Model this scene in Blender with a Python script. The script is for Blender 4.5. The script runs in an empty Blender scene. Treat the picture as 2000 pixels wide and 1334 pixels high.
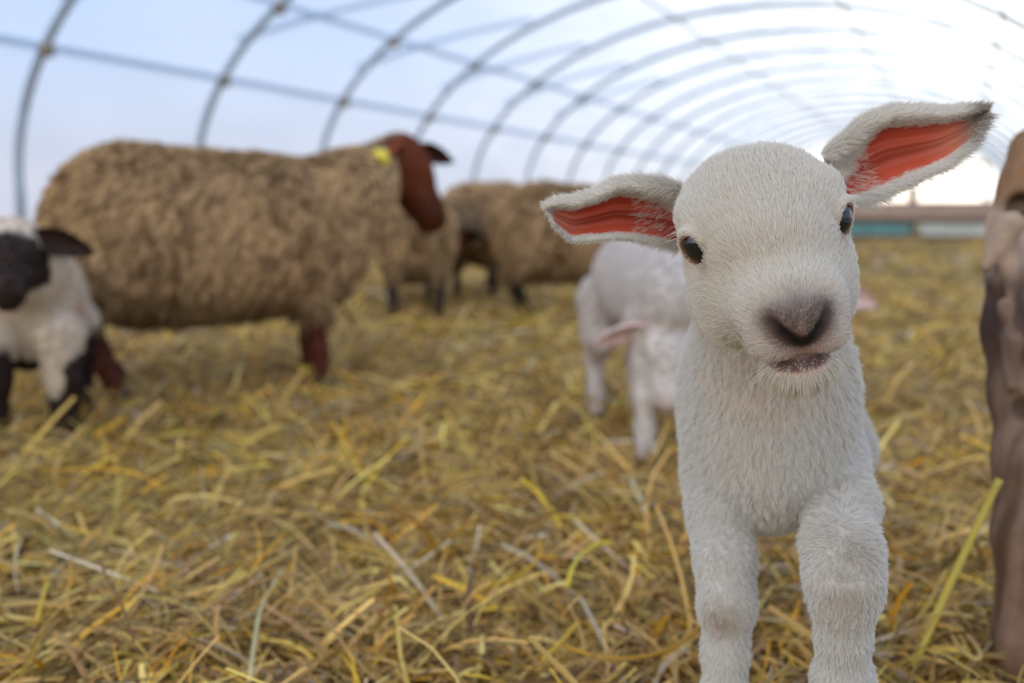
import bpy, math
import numpy as np
from mathutils import Vector, Matrix, Quaternion
from mathutils.kdtree import KDTree

QUICK = 1.0
rng = np.random.default_rng(7)
S = bpy.context.scene

# ------------------------------------------------------------------ camera
FPX, YAW, PIT, CAMZ = 1944.0, 0.4184, 0.1302, 0.5
cy_, sy_, cp_, sp_ = math.cos(YAW), math.sin(YAW), math.cos(PIT), math.sin(PIT)
CF = np.array([-sy_*cp_, cy_*cp_, -sp_])
CU = np.array([-sy_*sp_, cy_*sp_, cp_])
CR = np.array([cy_, sy_, 0.0])
CO = np.array([0, 0, CAMZ])
cd = bpy.data.cameras.new('camera')
cam = bpy.data.objects.new('camera', cd)
S.collection.objects.link(cam)
cam.matrix_world = Matrix(((CR[0], CU[0], -CF[0], 0), (CR[1], CU[1], -CF[1], 0), (CR[2], CU[2], -CF[2], CAMZ), (0, 0, 0, 1)))
cd.sensor_width = 36.0
cd.lens = 36.0*FPX/2000.0
cd.clip_start, cd.clip_end = 0.02, 500
cd.dof.use_dof = True
cd.dof.focus_distance = 0.612
cd.dof.aperture_fstop = 4.2
S.camera = cam


def at(px, py, d):
    """point seen at photo position (px, py), d metres in front of the lens"""
    return CO + (CF + CR*(px-1000)/FPX - CU*(py-667)/FPX)*d


def ground(px, py, z=0.025):
    r = CF + CR*(px-1000)/FPX - CU*(py-667)/FPX
    return CO + r*((z-CAMZ)/r[2])


# ------------------------------------------------------------------ world, exposure
S.view_settings.view_transform = 'Standard'
S.view_settings.look = 'None'
S.view_settings.exposure = 0.0
S.view_settings.gamma = 1.0
S.view_settings.use_curve_mapping = False
S.cycles.use_denoising = True
S.cycles.max_bounces = 10
S.cycles.diffuse_bounces = 4
S.cycles.transparent_max_bounces = 16
S.cycles.sample_clamp_indirect = 6.0


class NT:
    """tiny node-tree helper"""
    def __init__(s, tree):
        s.t = tree
        s.n = tree.nodes
        s.n.clear()

    def new(s, typ, **kw):
        nd = s.n.new(typ)
        for k, v in kw.items():
            if k.startswith('i_'):
                k = k[2:].replace('_', ' ')
                k = int(k) if k.isdigit() else k
                s.put(nd.inputs[k], v)
            else:
                setattr(nd, k, v)
        return nd

    def put(s, sock, v):
        if hasattr(v, 'is_output'):
            s.t.links.new(v, sock)
        elif isinstance(v, (tuple, list)) and len(v) == 3 and sock.type == 'RGBA':
            sock.default_value = (*v, 1)
        else:
            sock.default_value = v

    def math(s, op, a, b=0.0, c=None, clamp=False):
        nd = s.new('ShaderNodeMath', operation=op, use_clamp=clamp)
        s.put(nd.inputs[0], a); s.put(nd.inputs[1], b)
        if c is not None: s.put(nd.inputs[2], c)
        return nd.outputs[0]

    def mix(s, f, a, b, mode='MIX'):
        nd = s.new('ShaderNodeMix', data_type='RGBA', blend_type=mode)
        s.put(nd.inputs[0], f); s.put(nd.inputs[6], a); s.put(nd.inputs[7], b)
        return nd.outputs[2]

    def ramp(s, f, stops):
        nd = s.new('ShaderNodeValToRGB')
        e = nd.color_ramp.elements
        while len(e) < len(stops): e.new(0.5)
        for x, (p, c) in zip(e, stops):
            x.position = p; x.color = (*c, 1) if len(c) == 3 else c
        s.put(nd.inputs[0], f)
        return nd.outputs[0]

    def noise(s, vec, scale, detail=3, rough=0.5, dist=0.0):
        nd = s.new('ShaderNodeTexNoise')
        if vec is not None: s.put(nd.inputs['Vector'], vec)
        nd.inputs['Scale'].default_value = scale
        nd.inputs['Detail'].default_value = detail
        nd.inputs['Roughness'].default_value = rough
        nd.inputs['Distortion'].default_value = dist
        return nd.outputs[0]


w = bpy.data.worlds.new('sky')
S.world = w
w.use_nodes = True
t = NT(w.node_tree)
tc = t.new('ShaderNodeTexCoord').outputs['Generated']
sep = t.new('ShaderNodeSeparateXYZ', i_0=tc)
elev = sep.outputs[2]
mp = t.new('ShaderNodeMapping', i_Vector=tc)
mp.inputs['Scale'].default_value = (1, 1, 2.2)
cl = t.noise(mp.outputs[0], 2.3, 6, 0.55, 0.3)
clr = t.ramp(cl, [(0.40, (0, 0, 0)), (0.62, (1, 1, 1))])
base = t.ramp(elev, [(0.0, (0.78, 0.68, 0.68)), (0.14, (0.60, 0.71, 0.92)), (0.40, (0.31, 0.53, 0.93)), (1.0, (0.25, 0.44, 0.84))])
base = t.mix(t.math('MULTIPLY', clr, 0.6), base, (0.76, 0.77, 0.86))
# the sky half behind the viewer is brightened, an added fill for the lamb
rear = t.math('MULTIPLY', sep.outputs[1], -1.0)
rear = t.ramp(rear, [(0.0, (0, 0, 0)), (0.5, (1, 1, 1))])
base = t.mix(rear, base, (1.5, 1.47, 1.43))
# low sun behind thin cloud: a broad warm glow around its direction
SUND = Vector((0.10, 1.0, 0.27)).normalized()
dot = t.new('ShaderNodeVectorMath', operation='DOT_PRODUCT')
t.put(dot.inputs[0], tc)
dot.inputs[1].default_value = SUND
dp = t.math('MAXIMUM', dot.outputs['Value'], 0.0)
g1 = t.math('POWER', dp, 16.0)
g2 = t.math('POWER', dp, 70.0)
glow = t.mix(1.0, t.mix(g1, (0, 0, 0), (1.95, 1.70, 1.22)), t.mix(g2, (0, 0, 0), (4.0, 3.6, 2.7)), 'ADD')
skyc = t.mix(1.0, base, glow, 'ADD')
below = t.math('LESS_THAN', elev, -0.02)
skyc = t.mix(below, skyc, (0.30, 0.27, 0.2))
bg = t.new('ShaderNodeBackground', i_Color=skyc, i_Strength=1.25)
t.new('ShaderNodeOutputWorld', i_Surface=bg.outputs[0])


# ------------------------------------------------------------------ helpers: objects
def link(o, parent=None):
    S.collection.objects.link(o)
    if parent is not None: o.parent = parent
    return o


def tag(o, label=None, cat=None, group=None, kind=None):
    if label: o['label'] = label
    if cat: o['category'] = cat
    if group: o['group'] = group
    if kind: o['kind'] = kind
    return o


def empty(name, loc, rz=0.0):
    o = bpy.data.objects.new(name, None)
    o.location = loc
    o.rotation_euler = (0, 0, rz)
    o.empty_display_size = 0.1
    return link(o)


def mesh_obj(name, V, F, mat, parent=None, col=None, smooth=True, fcol=None):
    """V (n,3) array, F (m,4) or (m,3) array or list of tuples"""
    me = bpy.data.meshes.new(name)
    V = np.asarray(V, dtype=np.float32)
    if isinstance(F, np.ndarray):
        m, k = F.shape
        me.vertices.add(len(V)); me.vertices.foreach_set('co', V.ravel())
        me.loops.add(m*k); me.loops.foreach_set('vertex_index', F.astype(np.int32).ravel())
        me.polygons.add(m); me.polygons.foreach_set('loop_start', np.arange(0, m*k, k, dtype=np.int32))
        me.update(calc_edges=True)
    else:
        me.from_pydata([tuple(map(float, v)) for v in V], [], F)
    me.polygons.foreach_set('use_smooth', [smooth]*len(me.polygons))
    if col is not None:
        a = me.color_attributes.new('col', 'FLOAT_COLOR', 'POINT')
        c4 = np.ones((len(V), 4), np.float32); c4[:, :3] = col
        a.data.foreach_set('color', c4.ravel())
    me.materials.append(mat)
    me.update()
    o = bpy.data.objects.new(name, me)
    return link(o, parent)


def unparented_inverse(o, parent):
    o.parent = parent
    o.matrix_parent_inverse = Matrix.LocRotScale(parent.location, parent.rotation_euler, None).inverted()


def tube(P, r, n=10, caps=True):
    P = np.asarray(P, float); m = len(P)
    r = np.broadcast_to(np.asarray(r, float), (m,))
    T = np.gradient(P, axis=0); T /= np.linalg.norm(T, axis=1)[:, None]
    a = np.array([0, 0, 1.0]) if abs(T[0][2]) < 0.9 else np.array([1.0, 0, 0])
    N = np.cross(T[0], a); N /= np.linalg.norm(N)
    V, Fs = [], []
    for i in range(m):
        N = N - T[i]*(N@T[i]); N /= np.linalg.norm(N)
        B = np.cross(T[i], N)
        an = np.linspace(0, 2*np.pi, n, endpoint=False)
        V.append(P[i] + r[i]*(np.cos(an)[:, None]*N + np.sin(an)[:, None]*B))
    V = np.concatenate(V)
    for i in range(m-1):
        for j in range(n):
            Fs.append((i*n+j, i*n+(j+1) % n, (i+1)*n+(j+1) % n, (i+1)*n+j))
    if caps:
        Fs.append(tuple(range(n))[::-1]); Fs.append(tuple(range((m-1)*n, m*n)))
    return V, Fs


def box(cx, cy, cz, sx, sy, sz, rz=0.0, bev=0.0):
    """bevelled box, returned as verts / faces"""
    import bmesh
    bm = bmesh.new()
    bmesh.ops.create_cube(bm, size=1.0)
    for v in bm.verts: v.co = Vector((v.co.x*sx, v.co.y*sy, v.co.z*sz))
    if bev: bmesh.ops.bevel(bm, geom=bm.edges[:], offset=bev, segments=2, affect='EDGES')
    M = Matrix.Translation((cx, cy, cz)) @ Matrix.Rotation(rz, 4, 'Z')
    V = [M @ v.co for v in bm.verts]
    bm.verts.index_update()
    Fs = [tuple(v.index for v in f.verts) for f in bm.faces]
    bm.free()
    return V, Fs


def merge(parts):
    V, Fs = [], []
    for v, f in parts:
        o = len(V)
        V += [tuple(x) for x in v]
        Fs += [tuple(i+o for i in q) for q in f]
    return V, Fs


_nd = rng.normal(size=(24, 3)); _np = rng.uniform(0, 6.28, 24)


def wob(P, freq, seed=0, n=6):
    """smooth pseudo noise, about -1..1"""
    P = np.asarray(P, float)
    s = np.zeros(len(P))
    for i in range(n):
        k = (i + seed*5) % 24
        d = np.roll(_nd[k], seed)
        s += np.sin(P@d*freq + _np[k] + seed*1.7 + 1.3*np.sin(P@np.roll(d, 1)*freq*0.7 + seed))
    return s/(n*0.6)


def sstep(a, b, x):
    t_ = np.clip((x-a)/(b-a), 0, 1)
    return t_*t_*(3-2*t_)


def rot(ax, a):
    return np.array(Matrix.Rotation(a, 3, ax))


def lin(r, g, b):
    f = lambda c: ((c/255)/12.92 if c <= 10 else ((c/255+0.055)/1.055)**2.4)
    return np.array([f(r), f(g), f(b)])


# ------------------------------------------------------------------ helpers: implicit bodies
class Body:
    def __init__(s):
        s.p = []
        s.M = np.eye(4)

    def pt(s, p):
        return (s.M @ np.append(np.asarray(p, float), 1))[:3]

    def ell(s, c, r, R=None, k=0.01, op='+'):
        sc = np.linalg.norm(s.M[:3, 0])
        Rm = s.M[:3, :3]/sc
        if R is not None: Rm = Rm @ np.asarray(R)
        s.p.append(('e', s.pt(c), np.asarray(r, float)*sc, Rm, k*sc, op))

    def cap(s, a, b, ra, rb, k=0.01, op='+'):
        sc = np.linalg.norm(s.M[:3, 0])
        s.p.append(('c', s.pt(a), s.pt(b), (ra*sc, rb*sc), k*sc, op))

    def chain(s, pts, rs, k=0.01, op='+'):
        for i in range(len(pts)-1): s.cap(pts[i], pts[i+1], rs[i], rs[i+1], k, op)

    def build(s, h, disp=None):
        h *= QUICK
        lo, hi = np.full(3, 1e9), np.full(3, -1e9)
        bb = []
        for q in s.p:
            if q[0] == 'e':
                e = np.sqrt(((q[3]*q[2])**2).sum(1)); a, b = q[1]-e, q[1]+e
            else:
                m_ = max(q[3]); a, b = np.minimum(q[1], q[2])-m_, np.maximum(q[1], q[2])+m_
            bb.append((a, b))
            if q[5] == '+': lo, hi = np.minimum(lo, a), np.maximum(hi, b)
        lo = lo-3*h; hi = hi+3*h
        n = np.ceil((hi-lo)/h).astype(int)+1
        D = np.full(n, 1.0, np.float32)
        ax = [lo[i]+h*np.arange(n[i]) for i in range(3)]
        for q, (a, b) in zip(s.p, bb):
            k = q[4]
            i0 = np.maximum(0, np.floor((a-lo-k-2*h)/h).astype(int))
            i1 = np.minimum(n, np.ceil((b-lo+k+2*h)/h).astype(int)+1)
            if (i1 <= i0).any(): continue
            sl = tuple(slice(i0[i], i1[i]) for i in range(3))
            X = ax[0][sl[0]][:, None, None]; Y = ax[1][sl[1]][None, :, None]; Z = ax[2][sl[2]][None, None, :]
            if q[0] == 'e':
                dx, dy, dz = X-q[1][0], Y-q[1][1], Z-q[1][2]
                R = q[3]; r = q[2]
                l = [dx*R[0, i]+dy*R[1, i]+dz*R[2, i] for i in range(3)]
                k0 = np.sqrt((l[0]/r[0])**2+(l[1]/r[1])**2+(l[2]/r[2])**2)
                k1 = np.sqrt((l[0]/r[0]**2)**2+(l[1]/r[1]**2)**2+(l[2]/r[2]**2)**2)+1e-9
                d = k0*(k0-1)/k1
            else:
                A, B = q[1], q[2]; u = B-A; L = max(u@u, 1e-12)
                tt = np.clip(((X-A[0])*u[0]+(Y-A[1])*u[1]+(Z-A[2])*u[2])/L, 0, 1)
                d = np.sqrt((X-A[0]-tt*u[0])**2+(Y-A[1]-tt*u[1])**2+(Z-A[2]-tt*u[2])**2)-(q[3][0]+(q[3][1]-q[3][0])*tt)
            d = d.astype(np.float32)
            o = D[sl]
            if q[5] == '+':
                hh = np.clip(0.5+0.5*(o-d)/k, 0, 1)
                D[sl] = o*(1-hh)+d*hh-k*hh*(1-hh)
            else:
                d = -d
                hh = np.clip(0.5-0.5*(o-d)/k, 0, 1)
                D[sl] = o*(1-hh)+d*hh+k*hh*(1-hh)
        # surface nets
        In = D < 0
        cnt = np.zeros(np.array(D.shape)-1, np.int8)
        for i in (0, 1):
            for j in (0, 1):
                for k in (0, 1):
                    cnt += In[i:i-1 or None, j:j-1 or None, k:k-1 or None]
        mix = (cnt > 0) & (cnt < 8)
        idx = np.argwhere(mix)
        vid = np.full(mix.shape, -1, np.int32); vid[mix] = np.arange(len(idx))
        cv = {}
        for i in (0, 1):
            for j in (0, 1):
                for k in (0, 1):
                    cv[(i, j, k)] = D[idx[:, 0]+i, idx[:, 1]+j, idx[:, 2]+k]
        acc = np.zeros((len(idx), 3)); num = np.zeros(len(idx))
        for c0 in cv:
            for a in range(3):
                if c0[a] == 0:
                    c1 = list(c0); c1[a] = 1; c1 = tuple(c1)
                    v0, v1 = cv[c0], cv[c1]
                    m_ = (v0 < 0) != (v1 < 0)
                    tt = np.where(m_, v0/np.where(m_, v0-v1, 1), 0)
                    p = np.zeros((len(idx), 3)); p += np.array(c0); p[:, a] += tt
                    acc += p*m_[:, None]; num += m_
        V = lo + h*(idx + acc/num[:, None])
        Fs = []
        for a in range(3):
            b, c = (a+1) % 3, (a+2) % 3
            s0 = [slice(None)]*3; s1 = [slice(None)]*3
            s0[a] = slice(0, -1); s1[a] = slice(1, None)
            d0, d1 = In[tuple(s0)], In[tuple(s1)]
            e = np.argwhere(d0 != d1)
            e = e[(e[:, b] > 0) & (e[:, c] > 0) & (e[:, b] < D.shape[b]-1) & (e[:, c] < D.shape[c]-1)]
            fl = d0[e[:, 0], e[:, 1], e[:, 2]]
            q = []
            for db, dc in ((-1, -1), (0, -1), (0, 0), (-1, 0)):
                x = e.copy(); x[:, b] += db; x[:, c] += dc
                q.append(vid[x[:, 0], x[:, 1], x[:, 2]])
            q = np.stack(q, 1)
            q[~fl] = q[~fl][:, ::-1]
            Fs.append(q)
        return V, np.concatenate(Fs)


def vnormals(V, F):
    n = np.cross(V[F[:, 2]]-V[F[:, 0]], V[F[:, 3]]-V[F[:, 1]])
    N = np.zeros_like(V)
    for k in range(4):
        for a in range(3):
            N[:, a] += np.bincount(F[:, k], n[:, a], len(V))
    return N/(np.linalg.norm(N, axis=1)[:, None]+1e-12)


def relax(V, F, it=2, w_=0.5):
    for _ in range(it):
        A = np.zeros_like(V); c = np.zeros(len(V))
        for k in range(4):
            for o in (1, 3):
                j = F[:, (k+o) % 4]
                for a in range(3): A[:, a] += np.bincount(F[:, k], V[j, a], len(V))
                c += np.bincount(F[:, k], minlength=len(V))
        V = V*(1-w_)+w_*A/np.maximum(c, 1)[:, None]
    return V


def sample(V, F, N, count, dens=None):
    """random points on the surface; dens = per-vertex weight"""
    ar = 0.5*np.linalg.norm(np.cross(V[F[:, 2]]-V[F[:, 0]], V[F[:, 3]]-V[F[:, 1]]), axis=1)
    if dens is not None: ar = ar*dens[F].mean(1)
    cs = np.cumsum(ar)
    f = np.searchsorted(cs, rng.uniform(0, cs[-1], count)).clip(0, len(F)-1)
    u, v = rng.uniform(size=(2, count, 1))
    q = F[f]
    wts = [(1-u)*(1-v), u*(1-v), u*v, (1-u)*v]
    P = sum(wts[i]*V[q[:, i]] for i in range(4))
    n = sum(wts[i]*N[q[:, i]] for i in range(4))
    n /= np.linalg.norm(n, axis=1)[:, None]+1e-12
    sample.first = q[:, 0]
    return P, n


def curves(name, P, rad, col, mat, parent=None):
    """P (n,k,3), rad (n,k) , col (n,3)"""
    n, k, _ = P.shape
    cu = bpy.data.hair_curves.new(name)
    cu.add_curves([k]*n)
    cu.attributes['position'].data.foreach_set('vector', P.astype(np.float32).ravel())
    ra = cu.attributes.get('radius') or cu.attributes.new('radius', 'FLOAT', 'POINT')
    ra.data.foreach_set('value', np.broadcast_to(rad, (n, k)).astype(np.float32).ravel())
    ca = cu.attributes.new('col', 'FLOAT_COLOR', 'CURVE')
    c4 = np.ones((n, 4), np.float32); c4[:, :3] = col
    ca.data.foreach_set('color', c4.ravel())
    cu.materials.append(mat)
    o = bpy.data.objects.new(name, cu)
    return link(o, parent)


def hairs(P, N, D, length, lift0, lift1, k=5, jit=0.15, clump=None, cl=0.0, curl=0.0, droop=0.0):
    """hair roots P, normals N, flow D, per-hair length; lift0/lift1 = angle from the skin at root / tip"""
    n = len(P)
    D = D - N*(D*N).sum(1)[:, None]
    D /= np.linalg.norm(D, axis=1)[:, None]+1e-9
    D = D + jit*rng.normal(size=(n, 3)); D -= N*(D*N).sum(1)[:, None]
    D /= np.linalg.norm(D, axis=1)[:, None]+1e-9
    out = np.zeros((n, k, 3)); out[:, 0] = P
    st = (length/(k-1))[:, None]
    lj = rng.normal(size=(n, 1))*jit*0.7
    ph = rng.uniform(0, 6.28, (n, 1))
    B = np.cross(N, D)
    for i in range(1, k):
        f = (i-0.5)/(k-1)
        a = lift0*(1-f)+lift1*f+lj
        d = np.cos(a)*D+np.sin(a)*N
        if curl: d = d + curl*(np.sin(ph+f*7)*B+np.cos(ph+f*7)*N)
        if droop: d = d + np.array([0, 0, -droop*f])
        d /= np.linalg.norm(d, axis=1)[:, None]
        out[:, i] = out[:, i-1]+d*st
    if clump is not None:
        kd = KDTree(len(clump))
        for i, c in enumerate(clump): kd.insert(Vector(P[c]), i)
        kd.balance()
        j = np.array([kd.find(Vector(p))[1] for p in P])
        c = clump[j]
        for i in range(1, k):
            f = (i/(k-1))**1.3*cl
            out[:, i] = out[:, i]*(1-f)+out[c, i]*f
        return out, j
    return out


# ------------------------------------------------------------------ materials
def material(name):
    m = bpy.data.materials.new(name)
    m.use_nodes = True
    return m, NT(m.node_tree)


def m_attr(name, rough=0.6, spec=0.3, sss=0.0, coat=0.0, noise=None):
    m, t = material(name)
    a = t.new('ShaderNodeAttribute', attribute_name='col').outputs['Color']
    if noise:
        co = t.new('ShaderNodeTexCoord').outputs['Object']
        a = t.mix(1.0, a, t.ramp(t.noise(co, noise[0], 5, 0.6), [(0.3, (noise[1],)*3), (0.7, (1, 1, 1))]), 'MULTIPLY')
    b = t.new('ShaderNodeBsdfPrincipled', i_Base_Color=a, i_Roughness=rough)
    b.inputs['Specular IOR Level'].default_value = spec
    b.inputs['Coat Weight'].default_value = coat
    if sss:
        b.inputs['Subsurface Weight'].default_value = sss
        b.inputs['Subsurface Radius'].default_value = (1, 0.35, 0.2)
        b.inputs['Subsurface Scale'].default_value = 0.004
    t.new('ShaderNodeOutputMaterial', i_Surface=b.outputs[0])
    return m


def m_hair(name, rough=0.55, trans=0.3, spec=0.3):
    m, t = material(name)
    a = t.new('ShaderNodeAttribute', attribute_name='col').outputs['Color']
    b = t.new('ShaderNodeBsdfPrincipled', i_Base_Color=a, i_Roughness=rough)
    b.inputs['Specular IOR Level'].default_value = spec
    tr = t.new('ShaderNodeBsdfTranslucent', i_Color=a)
    mx = t.new('ShaderNodeMixShader', i_0=trans, i_1=b.outputs[0], i_2=tr.outputs[0])
    t.new('ShaderNodeOutputMaterial', i_Surface=mx.outputs[0])
    return m


def m_plain(name, col, rough=0.5, metal=0.0, noise=None, spec=0.5, bump=0.0):
    m, t = material(name)
    c = tuple(col)
    co = t.new('ShaderNodeTexCoord').outputs['Object']
    b = t.new('ShaderNodeBsdfPrincipled', i_Roughness=rough, i_Metallic=metal)
    if noise:
        n = t.noise(co, noise[0], 5, 0.6)
        c = t.ramp(n, [(0.3, tuple(x*noise[1] for x in col)), (0.7, tuple(col))])
        if bump:
            bp = t.new('ShaderNodeBump', i_Strength=bump, i_Height=n)
            t.put(b.inputs['Normal'], bp.outputs[0])
    t.put(b.inputs['Base Color'], c)
    b.inputs['Specular IOR Level'].default_value = spec
    t.new('ShaderNodeOutputMaterial', i_Surface=b.outputs[0])
    return m


M_SKIN = m_attr('skin', 0.6, 0.25, sss=0.0)
M_FUR = m_hair('fur', 0.5, 0.25)
M_WOOL = m_hair('wool', 0.8, 0.12, 0.1)
M_STRAW = m_hair('straw', 0.5, 0.15, 0.35)
M_STEEL = m_plain('galvanised_steel', (0.50, 0.58, 0.68), 0.5, 0.25, noise=(6, 0.75))


def m_pale():
    m, t = material('pale_plastic_pipe')
    b = t.new('ShaderNodeBsdfPrincipled', i_Base_Color=(0.74, 0.82, 0.92), i_Roughness=0.5)
    tr = t.new('ShaderNodeBsdfTranslucent', i_Color=(0.80, 0.88, 0.97))
    mx = t.new('ShaderNodeMixShader', i_0=0.6, i_1=b.outputs[0], i_2=tr.outputs[0])
    t.new('ShaderNodeOutputMaterial', i_Surface=mx.outputs[0])
    return m


M_PALE = m_pale()
M_RUST = m_plain('old_steel', (0.40, 0.33, 0.25), 0.6, 0.2, noise=(5, 0.7))
M_EYE = m_plain('eye_black', (0.004, 0.004, 0.007), 0.03, spec=0.8)
M_HOOF = m_plain('hoof', (0.06, 0.045, 0.035), 0.5)
M_TAG = m_plain('tag_yellow', (0.85, 0.72, 0.08), 0.4)

# ------------------------------------------------------------------ the setting: polytunnel
TD0, TS, TC, TW, TZ, TH = 3.4837, 1.9261, 2.4766, 4.0, 0.7318, 2.3534
NH = 17
TEND = TD0+TS*NH


def arch(i, t_, off=0.0):
    return np.array([-TC-(TW-off)*np.cos(t_), TD0+i*TS, TZ+(TH-off)*np.sin(t_)])


def setting():
    # floor
    m, t = material('trodden_bedding')
    co = t.new('ShaderNodeTexCoord').outputs['Object']
    n1 = t.noise(co, 55, 6, 0.65, 1.0)
    n2 = t.noise(co, 2.2, 3, 0.5)
    c = t.ramp(n1, [(0.30, (0.07, 0.045, 0.015)), (0.5, (0.24, 0.165, 0.05)), (0.72, (0.50, 0.38, 0.14))])
    c = t.mix(t.math('MULTIPLY', n2, 0.6), c, (0.30, 0.24, 0.07))
    bp = t.new('ShaderNodeBump', i_Strength=0.8, i_Distance=0.02, i_Height=n1)
    b = t.new('ShaderNodeBsdfPrincipled', i_Base_Color=c, i_Roughness=0.9, i_Normal=bp.outputs[0])
    t.new('ShaderNodeOutputMaterial', i_Surface=b.outputs[0])
    xs = np.linspace(-TC-TW, -TC+TW, 160); ys = np.linspace(-2.5, TEND, 600)
    X, Y = np.meshgrid(xs, ys, indexing='ij')
    V = np.stack([X.ravel(), Y.ravel(), floor_z(X.ravel(), Y.ravel())-0.012], 1)
    I = np.arange(len(V)).reshape(X.shape)
    Fq = np.stack([I[:-1, :-1], I[1:, :-1], I[1:, 1:], I[:-1, 1:]], -1).reshape(-1, 4)
    tag(mesh_obj('floor', V, Fq, m), kind='structure')
    # ground outside
    m2 = m_plain('outside_grass', (0.16, 0.17, 0.08), 0.9, noise=(1.5, 0.6))
    G = [(-60, -30, -0.2), (60, -30, -0.2), (60, 110, -0.2), (-60, 110, -0.2)]
    tag(mesh_obj('ground', np.array(G, float), [(0, 1, 2, 3)], m2), kind='structure')
    # film
    m, t = material('greenhouse_film')
    co = t.new('ShaderNodeTexCoord').outputs['Object']
    tr = t.new('ShaderNodeBsdfTransparent', i_Color=(0.88, 0.93, 1.0))
    tl = t.new('ShaderNodeBsdfTranslucent', i_Color=(0.82, 0.90, 1.0))
    df = t.new('ShaderNodeBsdfDiffuse', i_Color=(0.66, 0.76, 0.90))
    a = t.new('ShaderNodeMixShader', i_0=0.35, i_1=tl.outputs[0], i_2=df.outputs[0])
    mpn = t.new('ShaderNodeMapping', i_Vector=co)
    mpn.inputs['Scale'].default_value = (1, 0.25, 1)
    dirt = t.ramp(t.noise(mpn.outputs[0], 3.0, 5, 0.6), [(0.35, (0.34,)*3), (0.7, (0.56,)*3)])
    lw = t.new('ShaderNodeLayerWeight', i_Blend=0.5)
    fac = t.math('ADD', dirt, t.math('MULTIPLY', t.math('POWER', lw.outputs['Facing'], 5.0), 0.4), clamp=True)
    s_ = t.new('ShaderNodeMixShader', i_0=fac, i_1=tr.outputs[0], i_2=a.outputs[0])
    t.new('ShaderNodeOutputMaterial', i_Surface=s_.outputs[0])
    FILM = m
    ts = np.linspace(0, math.pi, 64)
    prof = [(-TC-TW, 0.0)] + [(-TC-TW*math.cos(x), TZ+TH*math.sin(x)) for x in ts] + [(-TC+TW, 0.0)]
    V, Fs = [], []
    ny = 30
    for j in range(ny+1):
        y = -3.0+(TEND+3.0)*j/ny
        V += [(x*1.0+(0.03*(1 if x > -TC else -1)), y, z+(0.03 if z > TZ+0.5 else 0)) for x, z in prof]
    k = len(prof)
    for j in range(ny):
        for i in range(k-1): Fs.append((j*k+i, j*k+i+1, (j+1)*k+i+1, (j+1)*k+i))
    tag(mesh_obj('ceiling', np.array(V), Fs, FILM), kind='structure')
    # far gable of film around a doorway, and the one behind the camera
    def gable(name, y, door):
        V, Fs = [], []
        n = len(prof)
        base = [(x, y, 0.0) for x, z in prof]
        for i, (x, z) in enumerate(prof):
            zb = 0.0
            if door and door[0] <= x <= door[1]: zb = door[2]
            V.append((x, y, min(zb, z))); V.append((x, y, z))
        for i in range(n-1): Fs.append((2*i, 2*i+2, 2*i+3, 2*i+1))
        tag(mesh_obj(name, np.array(V), Fs, FILM, smooth=False), kind='structure')
    gable('wall_back', TEND, (-TC-0.4, -TC+3.2, 2.0))
    P = [(-TC-0.45, TEND-0.05, 0), (-TC-0.45, TEND-0.05, 2.05), (-TC+3.25, TEND-0.05, 2.05), (-TC+3.25, TEND-0.05, 0)]
    parts = [tube(np.linspace(P[i], P[i+1], 3), 0.06, 8) for i in range(3)]
    tag(mesh_obj('trim_1', *map(lambda x: x, merge(parts)), M_RUST), kind='structure')
    # low boards along the foot of the film
    bmat = m_plain('pale_board', (0.62, 0.66, 0.74), 0.7, noise=(4, 0.8))
    for nm, sx in (('baseboard_left', -1), ('baseboard_right', 1)):
        v, f = box(-TC+sx*(TW-0.06), (TEND-3)/2, 0.17, 0.03, TEND+2.8, 0.34)
        tag(mesh_obj(nm, v, f, bmat, smooth=False), kind='structure')

    ordn = ['', 'first', 'second', 'third', 'fourth', 'fifth', 'sixth', 'seventh', 'eighth', 'ninth', 'tenth', 'eleventh', 'twelfth', 'thirteenth', 'fourteenth', 'fifteenth', 'sixteenth', 'seventeenth']
    for i in range(1, NH+1):
        ts = np.linspace(0, math.pi, 56)
        pts = [(-TC-TW+0.02, TD0+i*TS, -0.02)]+[arch(i, x, 0.02) for x in ts]+[(-TC+TW-0.02, TD0+i*TS, -0.02)]
        r = empty('tunnel_hoop', (-TC, TD0+i*TS, 0))
        o = mesh_obj('hoop_pipe', *tube(pts, 0.036, 8), M_STEEL)
        unparented_inverse(o, r)
        if i < 9:
            for tt in (0.413, 0.712):
                c_ = arch(i, tt, 0.05)
                o = mesh_obj('clamp', *box(*c_, 0.09, 0.09, 0.09, bev=0.01), M_RUST)
                unparented_inverse(o, r)
        nm = ordn[i]
        if i == 1: lb = 'curved steel hoop at the left edge, rising beside the woolly ewe rump'
        elif i == 2: lb = 'curved steel hoop rising from behind the middle of the big ewe back'
        elif i == 3: lb = 'curved steel hoop rising from behind the big ewe shoulders'
        else: lb = 'curved steel hoop of the plastic tunnel, %s along from the left edge' % nm
        tag(r, lb, 'tunnel hoop', 'steel hoops of the tunnel')
    wh = {0.413: 'lowest on the left side', 0.712: 'second from the bottom on the left side', 1.32: 'just left of the ridge',
          1.85: 'just right of the ridge', 2.35: 'high on the right slope'}
    for tt, lb in wh.items():
        p = [arch(0, tt, -0.07 if tt < 1 else 0.06)+np.array([0, y, 0]) for y in np.linspace(-1.5, TS*NH, 40)]
        o = mesh_obj('tunnel_purlin', *tube(p, 0.030 if tt < 1 else 0.014, 8), M_PALE if tt < 1 else M_RUST)
        tag(o, 'long pipe running down the tunnel, '+lb, 'purlin', 'pipes along the tunnel')
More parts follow.
